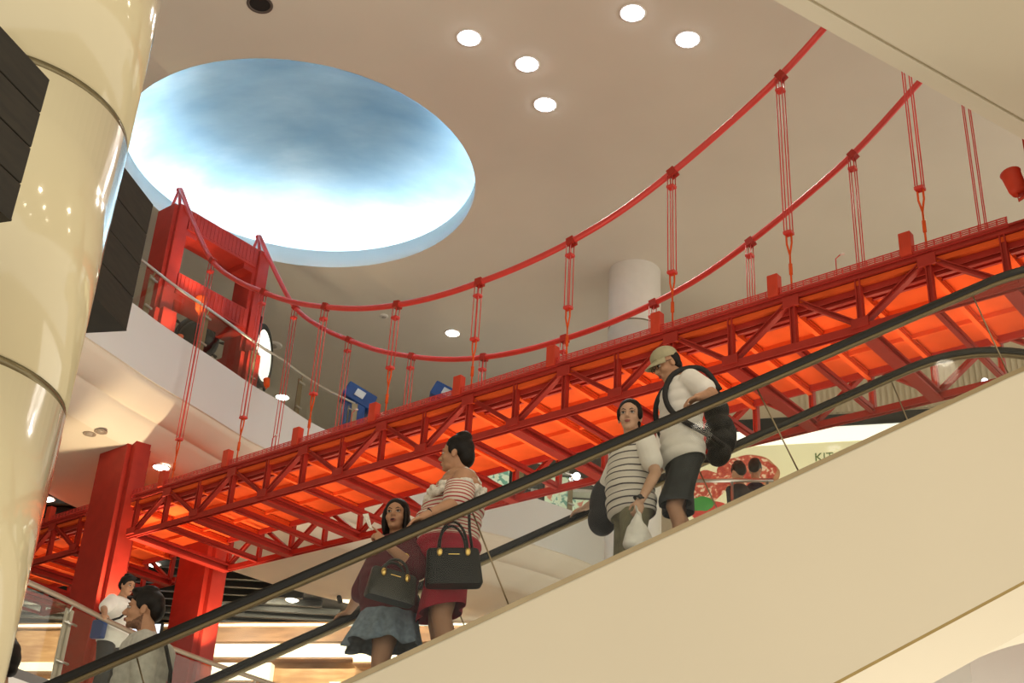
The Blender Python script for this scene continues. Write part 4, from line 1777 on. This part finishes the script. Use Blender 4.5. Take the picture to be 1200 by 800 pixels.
hair(p, hc, hR, hs, [(-.0185, 0, .058, .094, .088, .086), (-.030, 0, .045, .088, .090, .086), (-.055, .045, -.045, .06, .05, .10), (-.055, -.045, -.045, .06, .05, .10), (.012, .076, -.035, .040, .024, .105), (.012, -.076, -.035, .040, .024, .105), (-.04, .07, -.12, .05, .03, .06), (-.04, -.07, -.12, .05, .03, .06)])
m = MB()
N = 72
rows = []
for i in range(9):
    t = i / 8
    z = .80 - .26 * t
    row = []
    for k in range(N + 1):
        a = 2 * PI * k / N
        w = 1 + .085 * t * math.sin(11 * a) + .03 * t * math.sin(17 * a + 1)
        q = Matrix.Rotation(.45, 3, 'Z') @ V(((.175 + .085 * t) * w * math.cos(a), (.205 + .075 * t) * w * math.sin(a), 0))
        row.append(V((q.x - .03 + .02 * t, q.y, z + .02 * t * math.sin(7 * a))))
    rows.append(row)
loft(m, rows, True)
sk = local(m, 'denim_skirt', M['denim'], p)
sm = sk.modifiers.new('thickness', 'SOLIDIFY'); sm.thickness = .005
m = MB()
m.tube([V((-.085, .40, 1.02)) + V((.030 * math.cos(a), .035 * math.sin(a) * .6, .045 * math.sin(a))) for a in [2 * PI * k / 20 for k in range(20)]], .007, 6, closed=True)
local(m, 'gold_bracelet', M['gmetal'], p)
m = MB()
m.hexa([V((.15, .455, 1.19)), V((.17, .455, 1.20)), V((.17, .475, 1.20)), V((.15, .475, 1.19))], [V((.19, .455, 1.30)), V((.225, .455, 1.29)), V((.225, .475, 1.29)), V((.19, .475, 1.30))])
t = held(p, 'paper_slip', (.16, .465, 1.20), 'small white paper held up by the woman in maroon', 'paper')
m.bm.transform(Matrix.Translation((-.16, -.465, -1.20)))
local(m, 'sheet', M['lace'], t)


def handbag(person, loc, w, h, d, label, mt, rz=0, handle_h=.15, tilt=0.0, flap=False):
    root = held(person, 'handbag', loc, label, 'handbag', rz)
    Rt = Matrix.Rotation(tilt, 3, 'Y')
    m = MB()
    rows = []
    for t in [0, .06, .2, .5, .8, .95, 1.0]:
        ww = w * (1 + .10 * (1 - t)) / 2
        dd = d * (1 - .55 * t) / 2
        r = []
        for k in range(33):
            a = 2 * PI * k / 32
            ca, sa_ = math.cos(a), math.sin(a)
            ex = .35
            inset = .94 if t in (0, 1.0) else 1.0
            r.append(Rt @ V((ww * inset * math.copysign(abs(ca) ** ex, ca), dd * inset * math.copysign(abs(sa_) ** ex, sa_), h * t)))
        rows.append(r)
    loft(m, rows, True)
    m.bm.faces.new([m.bm.verts.new(q) for q in rows[0][:-1]][::-1])
    m.bm.faces.new([m.bm.verts.new(q) for q in rows[-1][:-1]])
    local(m, 'bag_body', M[mt], root)
    for sy in (-1, 1):
        m = MB()
        m.tube([Rt @ V((w * .27 * math.cos(PI - PI * k / 14), sy * d * .28, h - .035 + (handle_h + .035) * math.sin(PI * k / 14) ** .8)) for k in range(15)], .009, 8)
        hd = local(m, 'handle', M[mt], root)
        for sx in (-1, 1):
            m = MB()
            m.ell(Rt @ V((sx * w * .27, sy * d * .34, h - .035)), (.020, .012, .030), sub=2)
            local(m, 'buckle', M['gmetal'], hd)
    m = MB()
    m.box((-.035, d * .36, h * .78), (.035, d * .40, h * .80), Rt)
    local(m, 'name_plate', M['gmetal'], root)
    m = MB()
    for a, b in ((-.5, -.38), (.38, .5)):
        m.box((w * a, d * .40, .012), (w * b, d * .52, .05), Rt)
    return root


handbag(p, (.0, .50, .715), .30, .20, .13, 'dark boxy handbag on the forearm of the woman in maroon', 'darkl', .25, .07, -.10)

# --- woman in striped off-shoulder top
q = rider('woman in red striped off-shoulder top and red shorts holding the handrail', -1.67, .6)
sp = dict(pelvis=(-.035, 0, .93), neck=(-.075, 0, 1.525), head=(-.03, -.0, 1.675), hf=(.93, -.36, .03), wid=.215, dep=.175, belly=.07, hs=1.06, arm=1.18, leg=1.22, skin='skin',
          shL=(-.07, .205, 1.43), elL=(-.03, .345, 1.19), wrL=(.195, .525, 1.0), shR=(-.06, -.20, 1.43), elR=(-.02, -.30, 1.18), wrR=(.18, -.24, 1.02),
          handL=dict(d=(.86, .10, -.50), palm=(-.4, 0, -1), side=(.1, -1, 0), curl=.32), handR=dict(d=(.9, .2, -.2), palm=(0, .8, -.3), side=(.2, 0, 1), curl=.7), **legs((-.035, 0, .93), .105, .03))
sp['top'] = dict(mat=M['redstripe'], name='striped_top', grow=.030, bare=True, s0=.42, sleeve=.85, sgrow=.034, cuts=[((0, 0, .92), (0, 0, -1)), ((0, 0, 1.365), (-.2, 0, 1))])
sp['bottom'] = dict(mat=M['redshort'], name='shorts', grow=.034, len=.88, flare=.03, cuts=[((0, 0, .535), (-.25, 0, -1)), ((0, 0, 1.02), (0, 0, 1))])
body, rings, hc, hR, hs = build_person(q, sp)
hair(q, hc, hR, hs, [(-.018, 0, .057, .093, .085, .085), (-.034, 0, .045, .090, .086, .090), (.01, .072, .02, .03, .014, .04), (.01, -.072, .02, .03, .014, .04), (-.075, 0, -.01, .055, .070, .085), (-.045, 0, .125, .055, .06, .045), (-.015, 0, .135, .03, .04, .025)])
b = MB()
random.seed(3)
for k in range(46):
    a = 2 * PI * k / 46
    for j in range(2):
        rr = .0 + random.uniform(-.012, .016)
        x = (.190 + rr) * math.cos(a) - .045
        y = (.285 + rr) * math.sin(a)
        z = 1.355 - .045 * j + random.uniform(-.02, .02) + .03 * math.cos(a + PI) * .5
        b.ell((x, y, z), (.030, .030, .026), sub=1)
soft('lace_trim', b, .010, 1, M['lace'], q)
m = MB()
m.tube([V((-.20, .055, 1.36)), V((-.205, .06, 1.46)), V((-.15, .07, 1.53)), V((-.10, .09, 1.545)), V((.02, .10, 1.50))], .014, 8)
m.tube([V((-.20, -.055, 1.36)), V((-.205, -.06, 1.46)), V((-.15, -.07, 1.53)), V((-.10, -.09, 1.545)), V((.02, -.10, 1.50))], .014, 8)
local(m, 'white_shoulder_strap', M['lace'], q)
m = MB()
m.tube([V((.135, .485, 1.045)) + V((.02 * math.sin(a) + .01, .034 * math.cos(a), .030 * math.sin(a) + .0)) for a in [2 * PI * k / 16 for k in range(16)]], .006, 6, closed=True)
local(m, 'dark_bracelet', M['black'], q)
bag = handbag(q, (-.045, .42, .60), .335, .245, .15, 'black leather handbag with gold buckles beside the red shorts', 'blackl', 0, .17, .10)
m = MB()
W0 = V((-.045, .42, .60))
pts = [V((-.16, .33, .86)), V((-.125, .37, 1.0)), V((-.115, .345, 1.15)), V((-.105, .31, 1.30)), V((-.10, .235, 1.44)), V((-.09, .15, 1.515)), V((-.14, .10, 1.50)), V((-.24, .12, 1.30))]
m.tube([x - W0 for x in pts], .010, 8)
local(m, 'shoulder_strap', M['blackl'], bag)

# --- woman in dark striped tee
r_ = rider('woman in white tee with dark stripes facing the camera', -.42, .75)
sp = dict(pelvis=(-.08, 0, .85), neck=(-.085, 0, 1.405), head=(-.055, .02, 1.578), hf=(.40, .91, -.02), yaw=.30, wid=.182, dep=.130, belly=.035, hs=1.07, skin='skin2',
          shL=(-.135, .185, 1.315), elL=(-.175, .315, 1.03), wrL=(-.06, .345, .795), shR=(-.03, -.18, 1.315), elR=(.03, -.43, 1.12), wrR=(.12, -.70, 1.115),
          handL=dict(d=(.22, .05, -1), palm=(.3, -1, 0), side=(1, .2, 0), curl=.95), handR=dict(d=(.75, -.55, -.25), palm=(0, -.1, -1), side=(.5, .6, 0), curl=.35), **legs((-.08, 0, .85), .09, .03))
sp['top'] = dict(mat=M['darkstripe'], name='striped_tee', grow=.036, sleeve=.60, sgrow=.018, cuts=[((0, 0, .80), (-.1, 0, -1))])
sp['bottom'] = dict(mat=M['olive'], name='trousers', grow=.022, len=1.85, cuts=[((0, 0, .16), (0, 0, -1)), ((0, 0, .83), (0, 0, 1))])
body, rings, hc, hR, hs = build_person(r_, sp)
hair(r_, hc, hR, hs, [(-.020, 0, .057, .094, .083, .085), (-.032, 0, .042, .090, .087, .088), (.008, .074, .02, .036, .016, .05), (.008, -.074, .02, .036, .016, .05), (-.070, 0, -.015, .05, .066, .075), (-.105, -.02, -.05, .03, .03, .03), (-.115, -.03, -.10, .035, .032, .055)])
# plain white shoulder yoke and sleeves over the stripes
b = MB()
nb = V(sp['neck'])
for s_ in 'LR':
    sh, el = V(sp['sh' + s_]), V(sp['el' + s_])
    b.cap(nb - V((0, 0, .055)), .070, sh, .080)
    b.cap(sh, .084, sh.lerp(el, .64), .082)
soft('white_sleeves', b, .010, 4, M['wtee'], r_, [((sp['elL'][0], 0, 1.12), (0, 0, -1))] if False else ())
m = MB()
for a0 in (0,):
    ctr = V(sp['wrL']) - V((-.010, .002, -.022))
    m.tube([ctr + V((.033 * math.cos(a), .031 * math.sin(a), .004 * math.cos(a))) for a in [2 * PI * k / 18 for k in range(18)]], .009, 8, closed=True)
    m.ell(ctr + V((.0, .036, 0)), (.018, .008, .018), sub=2)
local(m, 'wristwatch', M['black'], r_)
bg = held(r_, 'shoulder_bag', (.05, -.40, .80), 'black shoulder bag behind the arm of the woman in dark stripes', 'bag')
b = MB()
b.ell((0, 0, .22), (.10, .12, .22))
b.ell((0, 0, .12), (.11, .13, .13))
soft('bag_body', b, .012, 3, M['blacknyl'], bg)
m = MB()
m.tube([V((.02, .0, .42)), V((-.02, .12, .52)), V((-.07, .20, .575)), V((-.12, .19, .50)), V((-.10, .08, .36))], .012, 8)
local(m, 'strap', M['blacknyl'], bg)
bg = held(r_, 'plastic_bag', (-.04, .37, .42), 'white plastic bag in the hand of the woman in dark stripes', 'bag')
b = MB()
b.chain([V((0, 0, .27)), V((.01, 0, .20)), V((0, 0, .10)), V((0, 0, .02))], [.022, .045, .085, .075])
b.chain([V((-.03, .01, .17)), V((-.06, .01, .05))], [.03, .06])
b.chain([V((.05, -.01, .16)), V((.06, .02, .05))], [.03, .055])
soft('bag_body', b, .010, 2, M['plastic'], bg)
m = MB()
m.tube([V((.0, .02, .25)), V((.02, .015, .32)), V((.0, -.02, .25))], .008, 6)
local(m, 'handle', M['plastic'], bg)

# --- man in cap with backpack
c_ = rider('man in khaki cap, white tee and dark shorts with hand on the handrail', .1, .65)
sp = dict(pelvis=(.085, 0, .85), neck=(.10, 0, 1.465), head=(.205, .0, 1.605), hf=(.84, .12, -.50), wid=.190, dep=.122, belly=.012, hs=1.08, skin='skin', jaw=1.05, glasses=True, arm=1.05,
          shL=(.075, .20, 1.395), elL=(-.03, .375, 1.215), wrL=(.135, .555, 1.085), shR=(.09, -.20, 1.395), elR=(.02, -.28, 1.12), wrR=(.16, -.26, .92),
          handL=dict(d=(.88, .10, -.52), palm=(-.4, 0, -1), side=(.1, -1, 0), curl=.4), handR=dict(d=(.6, .1, -.8), palm=(0, .9, 0), side=(1, 0, .3), curl=.6),
          hipL=(.085, .09, .79), hipR=(.085, -.09, .79), knL=(.185, .10, .44), knR=(.10, -.10, .46), anL=(.12, .10, .085), anR=(-.02, -.10, .085))
sp['top'] = dict(mat=M['wtee'], name='tee', grow=.037, sleeve=.64, sgrow=.026, cuts=[((.1, 0, .815), (-.22, 0, -1))])
sp['bottom'] = dict(mat=M['charcoal'], name='shorts', grow=.020, len=.88, flare=.035, cuts=[((.1, 0, .465), (-.1, 0, -1)), ((0, 0, .86), (0, 0, 1))])
body, rings, hc, hR, hs = build_person(c_, sp)
hair(c_, hc, hR, hs, [(-.045, 0, .02, .070, .082, .075), (-.06, 0, -.03, .045, .065, .05)])
cp = hair(c_, hc, hR, hs, [(-.010, 0, .058, .105, .090, .078)], [((0, 0, .034), (.08, 0, -1))], 'khaki', 'cap', .008, 2)
m = MB()
rows = []
for i in range(6):
    t = i / 5
    row = []
    for k in range(17):
        a = -1.15 + 2.3 * k / 16
        rad = .098 + .085 * t * math.cos(a * .9)
        row.append(V(hc) + hR @ V((-.008 + rad * math.cos(a), (.088 + .006 * t) * math.sin(a) * 1.02, .052 - .032 * t - .012 * (math.sin(a) ** 2) * (1 + t))) * hs)
    rows.append(row)
loft(m, rows, True)
br = local(m, 'cap_brim', M['khaki'], c_)
sm = br.modifiers.new('thickness', 'SOLIDIFY'); sm.thickness = .006
bp = held(c_, 'backpack', (-.175, .0, .86), 'black backpack worn by the man in the khaki cap', 'backpack')
b = MB()
for z, dx, w, d in ((.06, -.01, .13, .085), (.16, -.02, .145, .105), (.28, -.015, .145, .105), (.40, .0, .14, .09), (.48, .02, .12, .07)):
    b.ell((dx, 0, z), (d, w, .085))
b.ell((-.085, 0, .20), (.055, .11, .13))
soft('pack_body', b, .011, 4, M['blacknyl'], bp)
for s_ in (-1, 1):
    m = MB()
    pts = [(.03, .13, .53), (.13, .130, .668), (.245, .125, .690), (.375, .12, .625), (.445, .13, .48), (.435, .16, .34), (.36, .215, .22), (.18, .235, .12), (.02, .14, .08)]
    m.tube([V((x - .02, s_ * y, z - .01)) for x, y, z in smooth_curve([V(t_) for t_ in pts], 4)], .021, 8)
    local(m, 'strap', M['blacknyl'], bp)
m = MB()
m.box((-.146, -.035, .26), (-.138, .035, .275))
local(m, 'red_tab', M['redshort'], bp)

# --- bearded man in grey hoodie
h_ = rider('bearded man in grey hoodie low on the escalator, in profile', -3.61, .6)
sp = dict(pelvis=(-.11, 0, .90), neck=(-.105, 0, 1.405), head=(-.045, 0, 1.580), hf=(1, .06, .02), wid=.195, dep=.135, belly=.02, hs=1.06, skin='skin', jaw=1.08, arm=1.05,
          shL=(-.12, .195, 1.32), elL=(-.16, .26, 1.03), wrL=(-.05, .27, .82), shR=(-.10, -.195, 1.32), elR=(-.14, -.26, 1.03), wrR=(-.03, -.25, .82),
          handL=dict(d=(.3, 0, -1), palm=(0, -1, 0), side=(1, 0, 0), curl=.6), handR=dict(d=(.3, 0, -1), palm=(0, 1, 0), side=(1, 0, 0), curl=.6), **legs((-.11, 0, .90), .09, .03))


def hood(b):
    b.ell((-.225, 0, 1.30), (.07, .13, .085))
    b.ell((-.245, 0, 1.235), (.05, .10, .09))
    for s_ in (-1, 1):
        b.chain([V((-.20, s_ * .10, 1.36)), V((-.10, s_ * .105, 1.40)), V((-.02, s_ * .07, 1.345))], [.045, .038, .032])


sp['top'] = dict(mat=M['hoodie'], name='hoodie', grow=.032, sleeve=1.92, sgrow=.026, extra=hood, cuts=[((0, 0, .84), (0, 0, -1))])
sp['bottom'] = dict(mat=M['jeans'], name='jeans', grow=.024, len=1.95, cuts=[((0, 0, .06), (0, 0, -1)), ((0, 0, .95), (0, 0, 1))])
body, rings, hc, hR, hs = build_person(h_, sp)
HS = [(-.015, 0, .060, .094, .086, .082), (-.030, 0, .052, .092, .088, .084), (-.080, 0, .01, .050, .076, .075), (.040, 0, .110, .050, .062, .024), (-.02, 0, .125, .06, .065, .03), (.015, .072, .03, .03, .012, .045), (.015, -.072, .03, .03, .012, .045)]
hair(h_, hc, hR, hs, HS)
body.data.materials.append(mat('stubbled_skin', (.20, .105, .065), .8, var=.4, scale=70))
Ri = hR.transposed()
for pl in body.data.polygons:
    c2 = (Ri @ (V(pl.center) - V(hc))) / hs
    zt = -.086 + max(0.0, .055 - c2.x) * .75
    if (c2.x > -.012 and -.130 < c2.z < zt) or (c2.x > .078 and abs(c2.y) < .030 and -.0585 < c2.z < -.049):
        pl.material_index = 1
sl = held(h_, 'shoulder_bag', (-.30, .12, .78), 'dark bag strap and bag on the back of the hoodie man', 'bag')
m = MB()
m.tube([V((.10, -.02, .595)) , V((.06, .06, .56)), V((.0, .05, .40)), V((-.01, .03, .22))], .013, 8)
m.tube([V((.10, -.02, .595)), V((.24, -.10, .48)), V((.33, -.20, .30))], .013, 8)
local(m, 'strap', M['blacknyl'], sl)
b = MB()
b.ell((-.02, .02, .11), (.06, .15, .11))
soft('bag_body', b, .012, 2, M['blacknyl'], sl)

# --- dark-haired rider half behind the column
l_ = rider('dark-haired person in navy half hidden behind the cream column', -4.46, .6)
sp = dict(pelvis=(-.12, 0, .90), neck=(-.12, 0, 1.41), head=(-.085, 0, 1.590), hf=(.95, -.30, 0), wid=.195, dep=.135, belly=.02, hs=1.05, skin='skin', arm=1.05, voxel=.009,
          shL=(-.13, .195, 1.32), elL=(-.16, .26, 1.03), wrL=(-.03, .27, .85), shR=(-.11, -.195, 1.32), elR=(-.14, -.26, 1.03), wrR=(-.03, -.25, .82),
          handL=dict(d=(.3, 0, -1), palm=(0, -1, 0), side=(1, 0, 0), curl=.6), handR=dict(d=(.3, 0, -1), palm=(0, 1, 0), side=(1, 0, 0), curl=.6), **legs((-.12, 0, .90), .09, .03))
sp['top'] = dict(mat=M['navy'], name='jacket', grow=.026, sleeve=1.92, sgrow=.022, cuts=[((0, 0, .84), (0, 0, -1))])
sp['bottom'] = dict(mat=M['jeans'], name='jeans', grow=.024, len=1.95, cuts=[((0, 0, .06), (0, 0, -1)), ((0, 0, .95), (0, 0, 1))])
body, rings, hc, hR, hs = build_person(l_, sp)
hair(l_, hc, hR, hs, HS + [(-.085, 0, -.05, .04, .065, .05)])

# --- man in white shirt at the lower railing
t_ = tag(empty('person', (-4.57, 15.62, 3.0), math.radians(-20)), 'man in white shirt leaning on the lower railing by the red tower leg', 'person')
sp = dict(pelvis=(-.02, 0, .93), neck=(.0, 0, 1.43), head=(.06, 0, 1.60), hf=(.9, -.25, -.15), wid=.20, dep=.135, belly=.02, hs=1.0, skin='skin', voxel=.010,
          shL=(.0, .195, 1.36), elL=(-.02, .25, 1.08), wrL=(.06, .25, .84), shR=(.02, -.195, 1.36), elR=(.10, -.42, 1.19), wrR=(.28, -.62, 1.05),
          handL=dict(d=(.3, 0, -1), palm=(0, -1, 0), side=(1, 0, 0), curl=.6), handR=dict(d=(.5, -.7, -.2), palm=(0, -.1, -1), side=(.6, .5, 0), curl=.5), **legs((-.02, 0, .93), .09, .03))
sp['top'] = dict(mat=M['wtee'], name='shirt', grow=.030, sleeve=.75, sgrow=.028, cuts=[((0, 0, .82), (-.1, .1, -1))])
sp['bottom'] = dict(mat=M['jeans'], name='jeans', grow=.024, len=1.95, cuts=[((0, 0, .06), (0, 0, -1)), ((0, 0, .98), (0, 0, 1))])
body, rings, hc, hR, hs = build_person(t_, sp)
hair(t_, hc, hR, hs, HS)
sb_ = held(t_, 'crossbody_bag', (-.02, -.27, .88), 'small blue crossbody bag on the man in white shirt', 'bag')
m = MB()
m.box((-.09, -.05, .0), (.09, .03, .22))
local(m, 'bag_body', M['blue'], sb_).modifiers.new('bevel', 'BEVEL').width = .015
m = MB()
W0 = V((-.02, -.27, .88))
m.tube([V(x) - W0 for x in [(.02, -.25, 1.08), (.17, -.18, 1.15), (.185, -.05, 1.28), (.13, .10, 1.44), (.0, .12, 1.50), (-.13, .08, 1.42), (-.19, -.08, 1.25), (-.12, -.24, 1.08)]], .014, 8)
local(m, 'strap', M['blacknyl'], sb_)

# --- two people on the landing
for x, y, hh, rz, lb, tm in ((2.81, 14.50, 1.72, 1.9, 'person with greying dark hair in front of the pizza mural', 'charcoal'), (3.05, 14.74, 1.88, 1.2, 'person with black hair in front of the pizza mural, right of the other', 'navy')):
    o_ = tag(empty('person', (x, y, 4.5), rz), lb, 'person')
    k = hh / 1.72
    sp = dict(pelvis=(0, 0, .92 * k), neck=(0, 0, 1.42 * k), head=(.03, 0, 1.60 * k), hf=(1, 0, 0), wid=.11, dep=.10, belly=.01, hs=.95, skin='skin', voxel=.013,
              shL=(0, .12, 1.34 * k), elL=(-.02, .13, 1.06 * k), wrL=(.05, .12, .84 * k), shR=(0, -.12, 1.34 * k), elR=(-.02, -.13, 1.06 * k), wrR=(.05, -.12, .84 * k), arm=.85,
              handL=dict(d=(.3, 0, -1), palm=(0, -1, 0), side=(1, 0, 0), curl=.6), handR=dict(d=(.3, 0, -1), palm=(0, 1, 0), side=(1, 0, 0), curl=.6), **legs((0, 0, .92 * k), .065, .02))
    sp['leg'] = .8
    sp['top'] = dict(mat=M[tm], name='shirt', grow=.014, sleeve=1.9, sgrow=.012, cuts=[((0, 0, .85), (0, 0, -1))])
    sp['bottom'] = dict(mat=M['jeans'], name='jeans', grow=.018, len=1.95, cuts=[((0, 0, .06), (0, 0, -1)), ((0, 0, 1.0), (0, 0, 1))])
    body, rings, hc, hR, hs = build_person(o_, sp)
    hair(o_, hc, hR, hs, HS)
